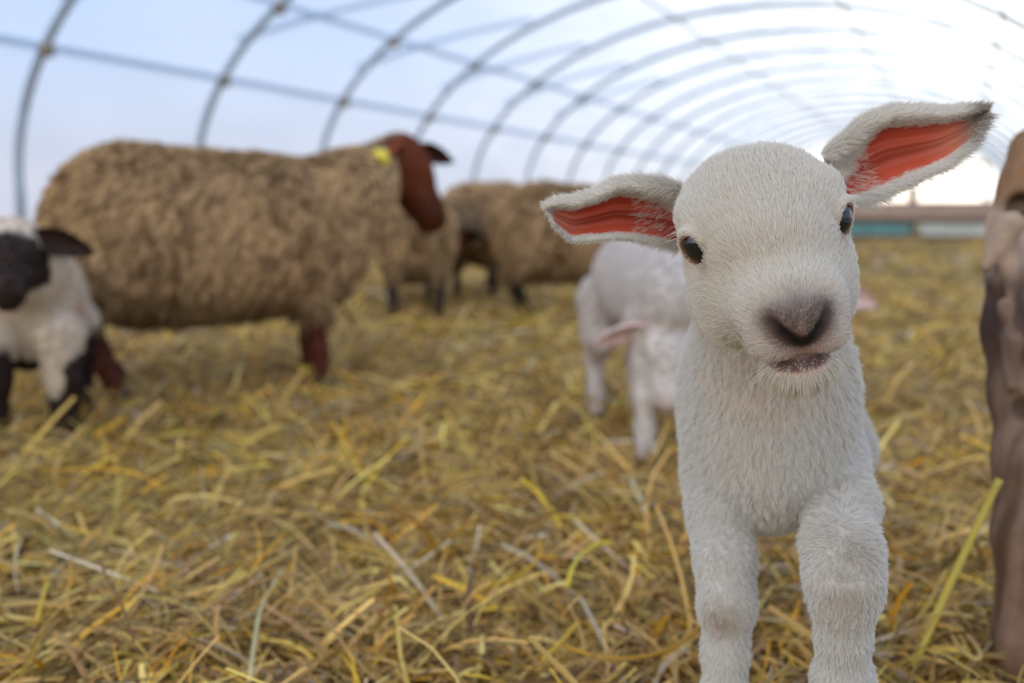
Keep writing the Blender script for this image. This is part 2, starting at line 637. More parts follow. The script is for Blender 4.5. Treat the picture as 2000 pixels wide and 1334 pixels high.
    for i in range(1, 7):
        a, b = arch(i, 0.56, -0.07), arch(i+1, 0.98, -0.07)
        p = np.linspace(0, 1, 12)[:, None]
        P_ = a*(1-p)+b*p
        for q in range(12):
            v = P_[q]-np.array([-TC, 0, TZ]); tt = math.atan2(v[2]/(TH+0.07), -v[0]/(TW+0.07))
            P_[q, 0] = -TC-(TW+0.07)*math.cos(tt); P_[q, 2] = TZ+(TH+0.07)*math.sin(tt)
        o = mesh_obj('tunnel_brace', *tube(P_, 0.030, 8), M_PALE)
        tag(o, 'slanting brace pipe between the %s and %s hoops from the left' % (ordn[i], ordn[i+1]), 'brace', 'slanting braces between the hoops')


def floor_z(x, y):
    P = np.stack([x, y, 0*x], 1)
    return 0.018*wob(P, 3.1, 1) + 0.016*wob(P, 8.5, 2) + 0.012*wob(P, 21, 3)


# ------------------------------------------------------------------ straw
STRAW_COL = 1.32*np.array([1.13, .98, 1.12])*np.array([lin(226, 196, 112), lin(190, 162, 92), lin(150, 134, 74), lin(160, 132, 80), lin(226, 178, 52), lin(188, 182, 150), lin(124, 108, 50), lin(112, 86, 48), lin(206, 190, 90)])
STRAW_W = np.array([.14, .2, .17, .13, .09, .04, .08, .07, .08])


def straw_mesh(C0, ang, tilt, L, W, bend, k, roll_):
    """ribbons folded along their middle: centre, heading, tilt, length, width"""
    n = len(C0)
    u = np.linspace(-0.5, 0.5, k)
    d = np.stack([np.cos(ang)*np.cos(tilt), np.sin(ang)*np.cos(tilt), np.sin(tilt)], 1)
    s_ = np.stack([-np.sin(ang), np.cos(ang), 0*ang], 1)
    up = np.cross(d, s_); up *= np.sign(up[:, 2:3]+1e-9)
    side = s_*np.cos(roll_)[:, None]+up*np.sin(roll_)[:, None]
    bx = bend[:, 0:1]; bz = bend[:, 1:2]
    kink = rng.uniform(-0.3, 0.3, (n, 1)); ka = rng.normal(0, 0.25, (n, 1))
    P = C0[:, None, :] + (L[:, None]*u)[:, :, None]*d[:, None, :]
    P += (L[:, None]*bx*(u**2-0.08))[:, :, None]*s_[:, None, :]
    P += (L[:, None]*(-abs(bz))*(u**2-0.08)*1.0)[:, :, None]*up[:, None, :]
    P += (L[:, None]*ka*np.maximum(u-kink, 0))[:, :, None]*s_[:, None, :]
    wv = W[:, None]*(1-0.25*np.abs(u)*2)
    A = P+(wv*0.5)[:, :, None]*side[:, None, :]
    B = P-(wv*0.5)[:, :, None]*side[:, None, :]
    Mi = P+(wv*0.28)[:, :, None]*up[:, None, :]
    V = np.stack([A, Mi, B], 2).reshape(n, k*3, 3)
    f = []
    for i in range(k-1):
        for j in (0, 1):
            f.append((3*i+j, 3*i+j+1, 3*(i+1)+j+1, 3*(i+1)+j))
    Fq = (np.array(f)[None]+(np.arange(n)*k*3)[:, None, None]).reshape(-1, 4)
    return V.reshape(-1, 3), Fq


def straw():
    Vs, Fs, Cs = [], [], []
    o = 0
    bands = [(0.55, 1.9, 46000, 1.0, 6), (1.9, 3.6, 52000, 1.25, 5), (3.6, 7.5, 46000, 2.0, 4), (7.5, 20, 34000, 3.4, 3)]
    for d0, d1, n, ws, k in bands:
        n = int(n/max(1, QUICK**2))
        # points in the wedge of floor around the photo's view, plus a margin to the sides
        dd = np.sqrt(rng.uniform(d0**2, d1**2, n))
        az = rng.uniform(-0.62, 0.62, n)+YAW
        x, y = -np.sin(az)*dd, np.cos(az)*dd
        # lateral margin near the camera
        ok = (x > -TC-TW+0.1) & (x < -TC+TW-0.1)
        x, y, dd = x[ok], y[ok], dd[ok]; n = len(x)
        P = np.stack([x, y, 0*x], 1)
        tuft = 0.5+0.5*wob(P, 14, 4)
        z = floor_z(x, y)+rng.uniform(-0.006, 0.016, n)+0.012*tuft*rng.uniform(0, 1, n)
        L = rng.gamma(3.0, 0.026, n).clip(0.02, 0.22)*(1+0.25*(ws-1))
        thin = rng.uniform(size=n) < 0.55
        W = np.where(thin, rng.uniform(0.0012, 0.0030, n), rng.uniform(0.0035, 0.0080, n))*ws
        ang = rng.uniform(0, 6.283, n)
        # stalks lie in swathes
        ang = np.where(rng.uniform(size=n) < 0.35, 1.2*wob(P, 5, 5)+rng.normal(0, 0.4, n), ang)
        tilt = rng.normal(0, 0.26, n)
        tilt = np.where(rng.uniform(size=n) < 0.10, rng.uniform(0.3, 1.1, n), tilt)
        z = z+np.abs(np.sin(tilt))*L*0.32
        bend = rng.normal(0, 0.35, (n, 2)); big = rng.uniform(size=n) < 0.15; bend[big] *= 2.6
        V, F = straw_mesh(np.stack([x, y, z], 1), ang, tilt, L, W, bend, k, rng.normal(0, 0.7, n))
        ci = rng.choice(len(STRAW_COL), n, p=STRAW_W/STRAW_W.sum())
        c = STRAW_COL[ci]*rng.uniform(0.45, 1.28, (n, 1))
        patch = 0.5+0.5*wob(P, 2.3, 6)
        c = c*(1-0.25*patch[:, None]*np.array([0.5, 0.3, 0.6]))
        Vs.append(V); Fs.append(F+o); o += len(V); Cs.append(np.repeat(c, k*3, 0))
    ob = mesh_obj('straw_bedding', np.concatenate(Vs), np.concatenate(Fs), M_STRAW, col=np.concatenate(Cs).clip(0, 1))
    tag(ob, 'loose yellow straw and hay strewn deep over the barn floor', 'straw', kind='stuff')
    # single stalks that stand out
    stalks = [
        ([(912, 1165), (960, 1142), (1010, 1128), (1060, 1088), (1050, 1060)], 1.38, 0.0042, (226, 176, 40), 'arched golden stalk lying left of the bright curved stalk in the middle straw'),
        ([(1108, 1145), (1118, 1105), (1140, 1078), (1172, 1058), (1195, 1062)], 1.42, 0.0062, (232, 206, 70), 'bright yellow curved blade arching up in the straw left of the lamb legs'),
        ([(488, 1330), (496, 1260), (508, 1185), (530, 1150), (552, 1112)], 1.13, 0.0052, (214, 202, 150), 'pale kinked stalk standing upright at the bottom edge of the straw'),
        ([(490, 1120), (520, 1105), (552, 1088)], 1.30, 0.0058, (224, 186, 70), 'short flat golden stalk just above the pale kinked one'),
        ([(1785, 1300), (1855, 1140), (1905, 1035), (1928, 985), (1952, 936)], 1.28, 0.0085, (210, 188, 88), 'thick yellow stalk leaning up against the weathered wooden post'),
        ([(1030, 880), (1045, 950), (1075, 1000), (1130, 1020), (1200, 1015)], 1.72, 0.0052, (200, 165, 60), 'long tan stalk curving through the straw below the second white lamb'),
        ([(1780, 1180), (1850, 1182), (1905, 1180)], 1.22, 0.0052, (214, 186, 80), 'flat golden stalk lying level beside the lamb raised knee'),
        ([(1872, 1225), (1900, 1250), (1922, 1285), (1902, 1292), (1868, 1262), (1856, 1232)], 1.16, 0.0046, (212, 180, 110), 'folded tan stalk forming a narrow loop near the wooden post'),
        ([(1705, 930), (1722, 965), (1745, 990)], 1.55, 0.0085, (222, 205, 130), 'wide pale stalk lying right beside the lamb shoulder'),
        ([(1100, 1262), (1180, 1290), (1280, 1282), (1345, 1250), (1372, 1215)], 1.12, 0.0042, (200, 152, 50), 'long orange brown stalk curving toward the lamb left in the frame foreleg'),
        ([(1060, 1290), (1100, 1250), (1130, 1215)], 1.16, 0.0052, (226, 184, 50), 'golden straight stalk slanting in the straw near the bottom edge'),
        ([(190, 850), (215, 832), (240, 820)], 2.2, 0.012, (222, 168, 40), 'short orange straw piece lying by the ewe hind hoof'),
        ([(1232, 935), (1250, 975), (1262, 1005)], 1.72, 0.008, (214, 204, 160), 'pale upright stalk in the straw below the second white lamb front hoof'),
        ([(72, 1215), (80, 1180), (92, 1140)], 1.26, 0.0056, (224, 190, 60), 'upright golden straw piece standing at the lower left'),
    ]
    for px, d, wd, col, lb in stalks:
        K = np.array([at(u, v, .985) if 'leaning up' in lb else ground(u, v, .062) for u, v in px])
        tt = np.linspace(0, len(K)-1, 14)
        P = np.stack([np.interp(tt, range(len(K)), K[:, a]) for a in range(3)], 1)
        for _ in range(2): P[1:-1] = 0.25*P[:-2]+0.5*P[1:-1]+0.25*P[2:]
        gz = floor_z(P[:, 0], P[:, 1])
        P[:, 2] = np.maximum(P[:, 2], gz+0.03)
        V, F = tube(P, np.full(len(P), wd*0.5), 6)
        V = np.asarray(V)
        c = np.tile(lin(*col), (len(V), 1))*(1+0.12*wob(V, 80, 2))[:, None]
        mesh_obj('straw_stalk', V, F, M_STRAW, col=c.clip(0, 1))
        tag(bpy.context.scene.collection.objects[-1], lb, 'straw stalk', 'single stalks standing out of the straw')


# ------------------------------------------------------------------ sheep anatomy
EYE = (.0358, .0095, .0105)


EYN = (math.cos(0.62), math.sin(0.62))      # the eye looks outward and a little forward
EYC = (EYE[0]+.0090*EYN[0], EYE[1]+.0090*EYN[1], EYE[2])


def lid_arc(s, a0, a1, n, r=.0102):
    e, out = EYE, []
    for a in np.radians(np.linspace(a0, a1, n)):
        u, z, d = r*1.02*math.cos(a), r*1.04*math.sin(a), .0078
        out.append((s*(e[0]+d*EYN[0]-u*EYN[1]), e[1]+d*EYN[1]+u*EYN[0], e[2]+z))
    return out


def head_shape(b, fine=True, long=1.0):
    """head in its own frame: X right, Y towards the nose, Z up; lamb size (poll to nose about 16 cm)"""
    L = long
    b.ell((0, -.022, .008), (.0445, .044, .0345), k=.012)
    b.ell((0, .006, .012), (.037, .040, .024), k=.014)
    b.cap((0, .0, -.006), (0, .058*L, -.013), .037, .0235, k=.018)
    for s in (1, -1):
        b.ell((s*.032, -.002, .019), (.0135, .019, .0110) if fine else (.010, .018, .008), k=.012 if fine else .02)
        b.ell((s*.027, .010, -.024), (.0185, .036, .028), k=.018)
        b.ell((s*.0150, .060*L, -.012), (.0125, .024, .0165), k=.016)
    b.cap((0, -.03, -.030), (0, .055*L, -.036), .028, .016, k=.018)
    b.ell((0, .068*L, -.008), (.0205, .024, .0175), k=.014)
    if fine:
        for s in (1, -1):
            b.ell((s*.0110, .0830, -.0165), (.0135, .0120, .0085), k=.006)
        b.ell((0, .0755, -.0365), (.0180, .0165, .0115), k=.004)
        b.ell((0, .0880, -.002), (.0150, .0095, .0095), k=.008)
        for s in (1, -1):   # nostrils
            b.chain([(s*.0032, .0985, -.0105), (s*.0090, .0970, -.0050), (s*.0155, .0925, .0020), (s*.0182, .0885, .0042)], [.0018, .0032, .0044, .0034], k=.0024, op='-')
        b.cap((0, .100, -.0100), (0, .098, -.0240), .0014, .0022, k=.0018, op='-')
        for s in (1, -1):   # mouth line
            b.chain([(0, .0930, -.0250), (s*.009, .0900, -.0268), (s*.018, .0815, -.0250), (s*.0265, .068, -.0205)], [.0034, .0032, .0028, .0018], k=.0022, op='-')
        e = EYE
        for s in (1, -1):   # eye sockets and lids
            b.ell((s*EYC[0], EYC[1], EYC[2]), (.0090, .0094, .0098), rot('Z', s*.62), k=.003, op='-')
            b.chain(lid_arc(s, 8, 172, 6), [.0014, .0020, .0024, .0026, .0026, .0024], k=.0025)
            b.chain(lid_arc(s, -8, -172, 6), [.0013, .0016, .0018, .0018, .0018, .0020], k=.0025)
    else:
        b.cap((0, .0, -.002), (0, .084*L, -.014), .034, .0225, k=.02)
        b.ell((0, .084*L, -.022), (.020, .018, .022), k=.018)


def ear_sheet(T, Bm, cup, back, thick=0.0032, nu=26, nv=17, fold=0.3):
    """curved leaf between edge curves T and Bm (k,3); cup = depth of the hollow, back = direction away from the opening"""
    tt = np.linspace(0, len(T)-1, nu)
    def sm(K):
        P = np.stack([np.interp(tt, range(len(K)), K[:, a]) for a in range(3)], 1)
        for _ in range(2): P[1:-1] = .25*P[:-2]+.5*P[1:-1]+.25*P[2:]
        return P
    T, Bm = sm(np.asarray(T)), sm(np.asarray(Bm))
    v = np.linspace(0, 1, nv)
    u = np.linspace(0, 1, nu)
    prof = np.sin(np.pi*np.clip((v-fold*0.5)/(1-fold*0.5), 0, 1))**0.8 - 0.45*np.exp(-((v-fold*0.30)/(fold*0.35))**2)
    ridge = 0.10*np.sin(v*34)*np.exp(-((v-.62)/.22)**2)
    D = (prof+ridge)[None, :]*(cup*np.sin(np.pi*np.clip(u*0.80+0.16, 0, 1))**0.8)[:, None]
    Fr = T[:, None]*(1-v)[None, :, None]+Bm[:, None]*v[None, :, None]+D[:, :, None]*back
    wv = np.minimum(1, np.sin(np.pi*v)*3)[None, :, None]
    Bk = Fr+back*thick*(0.15+0.85*wv)
    V = np.concatenate([Fr.reshape(-1, 3), Bk.reshape(-1, 3)])
    I = np.arange(nu*nv).reshape(nu, nv); J = I+nu*nv
    q = lambda A: np.stack([A[:-1, :-1], A[1:, :-1], A[1:, 1:], A[:-1, 1:]], -1).reshape(-1, 4)
    e = []
    for A, Bq in ((I[:, 0], J[:, 0]), (J[:, -1], I[:, -1])):
        e.append(np.stack([A[:-1], Bq[:-1], Bq[1:], A[1:]], -1))
    e.append(np.stack([I[-1, :-1], J[-1, :-1], J[-1, 1:], I[-1, 1:]], -1))
    F = np.concatenate([q(I), q(J)[:, ::-1]]+e)
    uu = np.repeat(u, nv); vv = np.tile(v, nu)
    return V, F, np.concatenate([uu, uu]), np.concatenate([vv, vv]), np.concatenate([np.ones(nu*nv), np.zeros(nu*nv)])




# ---- the lamb in front
def hero():
    Rh = rot('Z', 3.44)@rot('Y', 0.205)@rot('X', -0.46)
    Ho = at(1494, 466, 0.64)
    HS = 1.09
    HM = np.eye(4); HM[:3, :3] = Rh*HS; HM[:3, 3] = Ho
    HI = np.linalg.inv(HM)
    hp = lambda p: (HM@np.append(p, 1))[:3]
    b = Body()
    back = CF*np.array([1, 1, 0]); back /= np.linalg.norm(back)
    upv = np.array([0, 0, 1.0]); rt = np.cross(back, upv)     # rt = image right
    RB = np.stack([rt, back, upv], 1)
    # trunk
    ch = at(1502, 850, 0.775)
    b.ell(ch+upv*.005, (.054, .062, .080), RB, k=.03)
    b.ell(ch+upv*.045+back*.03, (.058, .06, .060), RB, k=.03)
    b.ell(ch+back*.03-rt*.018+upv*-.005, (.038, .06, .062), RB, k=.03)
    b.ell(ch+back*.03+rt*.022+upv*-.005, (.040, .06, .062), RB, k=.03)
    b.ell(ch+back*.14+rt*.030+upv*.0, (.055, .13, .078), RB, k=.04)
    b.ell(ch+back*.29+rt*.042+upv*.01, (.052, .10, .070), RB, k=.04)
    # neck
    nb = hp((0, -.050, -.010))
    b.cap(ch+upv*.055+back*.0, nb, .052, .038, k=.03)
    b.cap(ch+upv*.03-back*.012, hp((0, -.03, -.03)), .045, .028, k=.03)
    # forelegs: the lamb's right (image left) is planted
    A = at(1400, 930, .80); El = at(1404, 1010, .775); Kn = at(1420, 1180, .745); Mc = at(1417, 1270, .75); Ft = at(1415, 1372, .755)
    Hf = Ft.copy()+np.array([0, 0, 0]) ; Hf[2] = .035; Hf -= back*.02
    b.chain([A, El, at(1416, 1090, .755), Kn, Mc, Ft, Hf], [.024, .0200, .0190, .0170, .0130, .0150, .0135], k=.014)
    b.cap(Hf, Hf-back*.012-upv*.022, .0135, .016, k=.01)
    # the lamb's left (image right) is lifted in stride
    A2 = at(1622, 900, .79); E2 = at(1640, 990, .745); K2a = at(1643, 1075, .685); K2 = at(1648, 1125, .668); M2 = at(1646, 1240, .685); F2 = at(1645, 1325, .70); H2 = at(1645, 1400, .745)
    b.chain([A2, E2, K2a, K2, at(1650, 1165, .672), M2, F2, H2], [.026, .0220, .0215, .0210, .0180, .0140, .0165, .0145], k=.014)
    b.cap(H2, H2+back*.012-upv*.025, .0145, .016, k=.01)
    # hind legs
    hq = ch+back*.33+rt*.050
    hoofs = [Hf-upv*.016, H2-upv*.02]
    for s in (1, -1):
        g = at(1618 if s == 1 else 1440, 1150, 1.10)
        hip = g.copy(); hip[2] = .34; hip = hip*.6+(hq+rt*s*.03)*.4; hip[2] = .34
        st = g-back*.03; st[2] = .25; hk = g+back*.05; hk[2] = .17; ft = g+back*.035; ft[2] = .08; g = g+back*.03; g[2] = .03
        b.chain([hip, st, hk, ft, g], [.036, .028, .0165, .0125, .0135], k=.02)
        hoofs.append(g)
    tl = hq+back*.06+upv*.03
    b.chain([tl, tl+back*.03-upv*.06, tl+back*.03-upv*.12], [.014, .012, .008], k=.01)
    # head
    b.M = HM
    head_shape(b)
    b.M = np.eye(4)
    V, F = b.build(0.0017)
    V = relax(V, F, 1, .4)

    # ears, in the world
    bk = back*0.93+upv*0.0
    def edge(pts): return np.array([at(*p) for p in pts])
    TL = edge([(1345, 372, .692), (1300, 355, .688), (1248, 351, .684), (1205, 352, .680), (1165, 374, .676), (1125, 388, .672), (1090, 391, .670), (1066, 402, .668)])
    BL = edge([(1330, 482, .686), (1300, 474, .682), (1250, 466, .678), (1205, 462, .674), (1160, 465, .671), (1118, 468, .669), (1085, 440, .668), (1068, 412, .668)])
    TR = edge([(1600, 300, .705), (1640, 268, .700), (1685, 232, .694), (1735, 211, .688), (1790, 212, .682), (1845, 214, .677), (1895, 210, .672), (1929, 209, .668)])
    BR = edge([(1664, 392, .690), (1690, 386, .686), (1725, 374, .681), (1765, 356, .677), (1805, 338, .673), (1850, 318, .670), (1896, 280, .668), (1929, 224, .668)])
    ears = []
    off = len(V); nb_ = off
    Vs, Fs, U, Vv, Fr, Sd = [V], [F], [np.full(off, -1.0)], [np.zeros(off)], [np.zeros(off)], [np.zeros(off)]
    for s, T_, B_, fo in ((1, TL, BL, .34), (-1, TR, BR, .30)):
        v, f, u_, v_, fr = ear_sheet(T_, B_, .020, bk, fold=fo, nu=60, nv=40)
        if s == -1: pass
        # orient faces so that normals of the front point to the camera
        n0 = np.cross(v[f[10, 2]]-v[f[10, 0]], v[f[10, 3]]-v[f[10, 1]])
        if n0@back > 0: f = f[:, ::-1]
        Vs.append(v); Fs.append(f+off); off += len(v)
        U.append(u_); Vv.append(v_); Fr.append(fr); Sd.append(np.full(len(v), s))
    V = np.concatenate(Vs); F = np.concatenate(Fs); U = np.concatenate(U); Vv = np.concatenate(Vv); Fr = np.concatenate(Fr); Sd = np.concatenate(Sd)
    N = vnormals(V, F)
    isear = U >= 0

    WH = lin(240, 234, 224)
    PK = lin(228, 178, 168)
    def hl(P): return (P-HM[:3, 3])@HI[:3, :3].T

    nl = np.array([(0, .0985, -.0115), (.006, .098, -.0075), (.0125, .094, -.0010), (.0180, .0890, .0042)])
    def seg_d(Q, pts):
        d = np.full(len(Q), 9.)
        for a, c in zip(pts[:-1], pts[1:]):
            u = c-a; tt = np.clip((Q-a)@u/(u@u), 0, 1)
            d = np.minimum(d, np.linalg.norm(Q-a-tt[:, None]*u, axis=1))
        return d
    ml = np.array([(0, .0930, -.0250), (.009, .0900, -.0268), (.018, .0815, -.0250), (.0265, .068, -.0205)])
    ph = np.array([(0, .100, -.0105), (0, .098, -.0245)])

    def skincol(P):
        q = hl(P); q2 = q*np.array([1, 1, 1]); q2[:, 0] = np.abs(q[:, 0])
        c = np.tile(PK*0.9, (len(P), 1))
        c = np.where((q[:, 1] < .03)[:, None], np.tile(lin(225, 200, 185), (len(P), 1)), c)
        near = (np.linalg.norm(q, axis=1) < .135)
        dn = seg_d(q2, nl); dm = seg_d(q2, ml); dp_ = seg_d(q2, ph)
        br = np.exp(-(dn/.0080)**2)*near
        c = c*(1-br[:, None])+lin(70, 38, 34)*br[:, None]
        dk = np.clip(1.3*np.exp(-(dn/.0056)**2)+1.1*np.exp(-(dp_/.0030)**2)+1.2*np.exp(-(dm/.0046)**2), 0, 1)*near
        c = c*(1-dk[:, None])+lin(22, 16, 18)*dk[:, None]
        lipz = sstep(.0045, .0020, np.abs(q[:, 2]+.0300))*sstep(.055, .075, q[:, 1])*near
        c = c*(1-.8*lipz[:, None])+lin(66, 36, 34)*.8*lipz[:, None]
        # eye rims
        de = np.abs(np.linalg.norm(q2-np.array(EYE), axis=1)-.0128)
        er = np.exp(-(de/.0026)**2)*near
        c = c*(1-er[:, None])+lin(120, 76, 68)*er[:, None]
        c[~near] = WH*.72  # body skin toned down: shading inside the fur painted into it
        return c.clip(0, 1)

    C = skincol(V)
    # ears: hollow pink skin, its backlit red painted into the colour, framed by white
    vt = np.where(Sd == 1, .22-.03*np.sin(U*3)+.12*sstep(.65, 1, U)+.05*sstep(.15, 0, U), .21-.04*np.sin(U*3.1)+.12*sstep(.7, 1, U)+.34*sstep(.40, .02, U))
    inn = sstep(0, .10, Vv-vt)*sstep(.98, .90, Vv)*Fr*sstep(.97, .86, U)
    streak = 0.5+0.5*np.sin(Vv*15+1.5*np.sin(U*3))
    EC = lin(190, 80, 56)*(0.62+0.38*streak)[:, None]
    deep = sstep(.5, .05, U)
    EC = EC*(1-.45*deep[:, None])+lin(150, 40, 30)*.45*deep[:, None]
    EC = EC*(1-sstep(.55, 1.0, U))[:, None]+lin(205, 130, 105)*sstep(.55, 1, U)[:, None]
    ec = inn[:, None]*EC+(1-inn[:, None])*lin(226, 200, 188)
    C[isear] = ec[isear]
    tipd = sstep(.76, .92, U)*(Sd == -1)*Fr*sstep(.9, .3, np.abs(Vv-.55))
    C[isear] = (C*(1-.75*tipd[:, None])+lin(120, 100, 90)*.75*tipd[:, None])[isear]

    root = empty('lamb', (ch[0], ch[1], 0), 0)
    body = mesh_obj('lamb_body', V, F, M_HERO, col=C.clip(0, 1)); unparented_inverse(body, root)
    for s in (1, -1):
        p = hp((s*EYE[0], EYE[1], EYE[2]))
        import bmesh
        bm = bmesh.new(); bmesh.ops.create_uvsphere(bm, u_segments=40, v_segments=24, radius=.0124*HS)
        me = bpy.data.meshes.new('eye'); bm.to_mesh(me); bm.free()
        me.polygons.foreach_set('use_smooth', [True]*len(me.polygons)); me.materials.append(M_EYE)
        o = link(bpy.data.objects.new('eye', me)); o.location = p; o.parent = root
        o.matrix_parent_inverse = Matrix.Translation(root.location).inverted()
        o['label'] = 'glossy black eye'
    for g in hoofs[:2]+hoofs[2:]:
        v, f = box(0, 0, 0, .034, .040, .030, bev=.008)
        v = [(p[0]*(1 - .25*(p[2] > 0)), p[1]*(1-.25*(p[2] > 0)), p[2]) for p in v]
        o = mesh_obj('hoof', v, f, M_HOOF); o.location = (g[0], g[1], max(.012, g[2]-.016)); o.rotation_euler = (0, 0, YAW); o.parent = root
        o.matrix_parent_inverse = Matrix.Translation(root.location).inverted()

    # ---- fur
    q = hl(V)
    face = (q[:, 1] > -.085) & (np.abs(q[:, 0]) < .07) & (q[:, 2] > -.07) & (q[:, 2] < .07) & ~isear & (V[:, 2] > .33)
    q2 = q.copy(); q2[:, 0] = np.abs(q[:, 0])
    q2n = seg_d(q2, nl)
    bare = sstep(.0042, .0064, q2n)*sstep(.0022, .0036, seg_d(q2, ph))*sstep(.0036, .0052, seg_d(q2, ml))
    eyed = np.linalg.norm(q2-np.array(EYC), axis=1)
    bare = bare*sstep(.0096, .0112, eyed)
    lip = sstep(.055, .07, q[:, 1])*sstep(-.0345, -.0325, q[:, 2])*sstep(-.0245, -.0260, q[:, 2])
    bare = bare*(1-.85*lip)
    frontward = (N@back < .35)
    parts = []
    # face
    dens = face*bare*np.where(frontward, 1.0, .12)
    n = int(170000/QUICK**2)
    P, Nn = sample(V, F, N, n, dens)
    Q = hl(P); Qa = Q.copy(); Qa[:, 0] = np.abs(Q[:, 0])
    fl = Q-np.array([0, .108, -.010])
    fl[:, 0] *= 1.15
    # hair sweeps back over the poll and down the cheeks; swirls above the brow
    fl[:, 2] += .05*sstep(.03, -.02, Q[:, 1])*sstep(-.02, .01, Q[:, 2])
    fl += .012*np.stack([wob(Q, 60, 3), wob(Q, 60, 4), wob(Q, 60, 5)], 1)
    lipd = np.minimum(seg_d(Qa, ml), seg_d(Qa, ph))
    below = sstep(-.027, -.036, Q[:, 2])*sstep(.04, .06, Q[:, 1])
    fl = fl*(1-below[:, None])+np.array([0, -.3, -1.0])*below[:, None]*.1
    D = fl@Rh.T
    ln = 1.15*(.0048+.0035*sstep(.05, -.03, Q[:, 1])+.0045*below+.004*sstep(-.02, -.05, Q[:, 2]))*rng.uniform(.6, 1.35, n)
    ln *= .45+.55*sstep(.004, .02, seg_d(Qa, nl))
    ln *= .18+.82*sstep(.004, .014, lipd)*1.0
    ln *= .35+.65*sstep(.012, .024, np.linalg.norm(Qa-np.array(EYC), axis=1))
    cidx = rng.choice(n, n//14, replace=False)
    H, cj = hairs(P, Nn, D, ln, .55, .18, k=4, jit=.16, clump=cidx, cl=.45)
    c = np.tile(WH, (n, 1))*rng.uniform(.86, 1.04, (n, 1))
    warm = (0.5+0.5*wob(Q, 45, 7))*.35*rng.uniform(0, 1, n)+(rng.uniform(size=n) < .05)*.5
    c = c*(1-warm[:, None])+lin(222, 200, 168)*warm[:, None]
    dn = seg_d(Qa, nl)
    top = sstep(-.02, -.002, Q[:, 2])
    br = np.exp(-(dn/.0078)**2)*1.0+.75*np.exp(-(np.linalg.norm((Qa-np.array([0, .092, .004]))/np.array([1.3, 1, 1]), axis=1)/.012)**2)
    br = np.clip(br, 0, .92)*rng.uniform(.7, 1, n)
    c = c*(1-br[:, None])+lin(84, 55, 42)*br[:, None]
    pk = np.clip(1.2*np.exp(-(seg_d(Qa, ml)/.012)**2), 0, 1)*sstep(-.030, -.025, Q[:, 2])*rng.uniform(.4, .9, n)
    c = c*(1-pk[:, None])+lin(176, 138, 134)*pk[:, None]
    be = below*sstep(-.045, -.058, Q[:, 2])*.55
    c = c*(1-be[:, None])+lin(196, 160, 92)*be[:, None]
    eye = np.exp(-((np.linalg.norm(Qa-np.array([EYC[0]-.009, EYC[1]+.0095, EYE[2]-.0085]), axis=1))/.0062)**2)*.8
    c = c*(1-eye[:, None])+lin(140, 92, 80)*eye[:, None]
    ro = np.array([1.0, .95, .7, .15])*.000108
    parts.append((H, ro*rng.uniform(.7, 1.3, (n, 1)), c))
    # body wool
    n = int(240000/QUICK**2)
    dens = (~face & ~isear)*np.where(frontward, 1.0, .15)*sstep(.02, .06, V[:, 2])*np.where(V[:, 2] > .08, 1, .3)*(1+.7*sstep(.31, .28, V[:, 2]))
    P, Nn = sample(V, F, N, n, dens)
    leg = sstep(.285, .26, P[:, 2])
    D = np.tile(-upv, (n, 1))+.25*back*(1-leg[:, None])+.5*np.stack([wob(P, 130, 1), wob(P, 130, 2), wob(P, 130, 3)], 1)*(1-leg[:, None])
    ln = (.0085*(1-leg)+.0055*leg)*rng.uniform(.6, 1.3, n)
    cidx = rng.choice(n, n//16, replace=False)
    H, cj = hairs(P, Nn, D, ln, .9, .35, k=5, jit=.25, clump=cidx, cl=.5, curl=.30)
    c = np.tile(WH*np.array([.96, .985, 1.04]), (n, 1))*rng.uniform(.86, 1.03, (n, 1))
    yel = (0.5+0.5*wob(P, 24, 8))*.22*(1-leg)
    c = c*(1-yel[:, None])+lin(222, 206, 176)*yel[:, None]
    for s_ in ((1412, 1205, .73, .013), (1655, 1150, .655, .014), (1665, 1095, .66, .012)):
        d_ = np.linalg.norm(P-at(*s_[:3]), axis=1)
        st = .65*np.exp(-(d_/s_[3])**2)
        c = c*(1-st[:, None])+lin(176, 146, 118)*st[:, None]
    parts.append((H[:, [0, 1, 3, 4]], np.array([1, .95, .7, .2])*.00013*rng.uniform(.7, 1.3, (n, 1)), c))
    # ears
    n = int(60000/QUICK**2)
    ef = 1-inn*np.where(U < .3, .95, 1.0)
    edge_ = np.maximum(sstep(.06, .0, Vv), sstep(.94, 1.0, Vv))
    dens = isear*ef*(1+2.0*edge_)*np.where(Fr > .5, 1, .45)
    tri = F[F[:, 0] >= nb_]
    P, Nn = sample(V, tri, N, n, dens)
    # nearest ear coordinates
    kd = KDTree(len(V)-nb_)
    for i in range(nb_, len(V)): kd.insert(Vector(V[i]), i)
    kd.balance()
    vi = np.array([kd.find(Vector(p))[1] for p in P])
    uu, vv, ff, sd = U[vi], Vv[vi], Fr[vi], Sd[vi]
    ax = np.where((sd == 1)[:, None], (TL[-1]-TL[0])[None], (TR[-1]-TR[0])[None]); ax = ax/np.linalg.norm(ax, axis=1)[:, None]
    crs = np.where((sd == 1)[:, None], (BL[3]-TL[3])[None], (BR[3]-TR[3])[None]); crs = crs/np.linalg.norm(crs, axis=1)[:, None]
    out = crs*((vv-.5)*2)[:, None]
    e_ = sstep(.75, 1.0, np.abs(vv-.5)*2)
    D = ax*.9+out*(.15+.5*e_[:, None])
    # long hairs at the root of the hollow sweep across the pink
    rt_ = sstep(.38, .12, uu)*ff
    D = D*(1-.3*rt_[:, None])+crs*.5*rt_[:, None]
    ln = (.0046+.0016*e_+.006*rt_+.0045*(sd == -1)*e_*(vv > .5))*rng.uniform(.5, 1.3, n)
    cidx = rng.choice(n, n//12, replace=False)
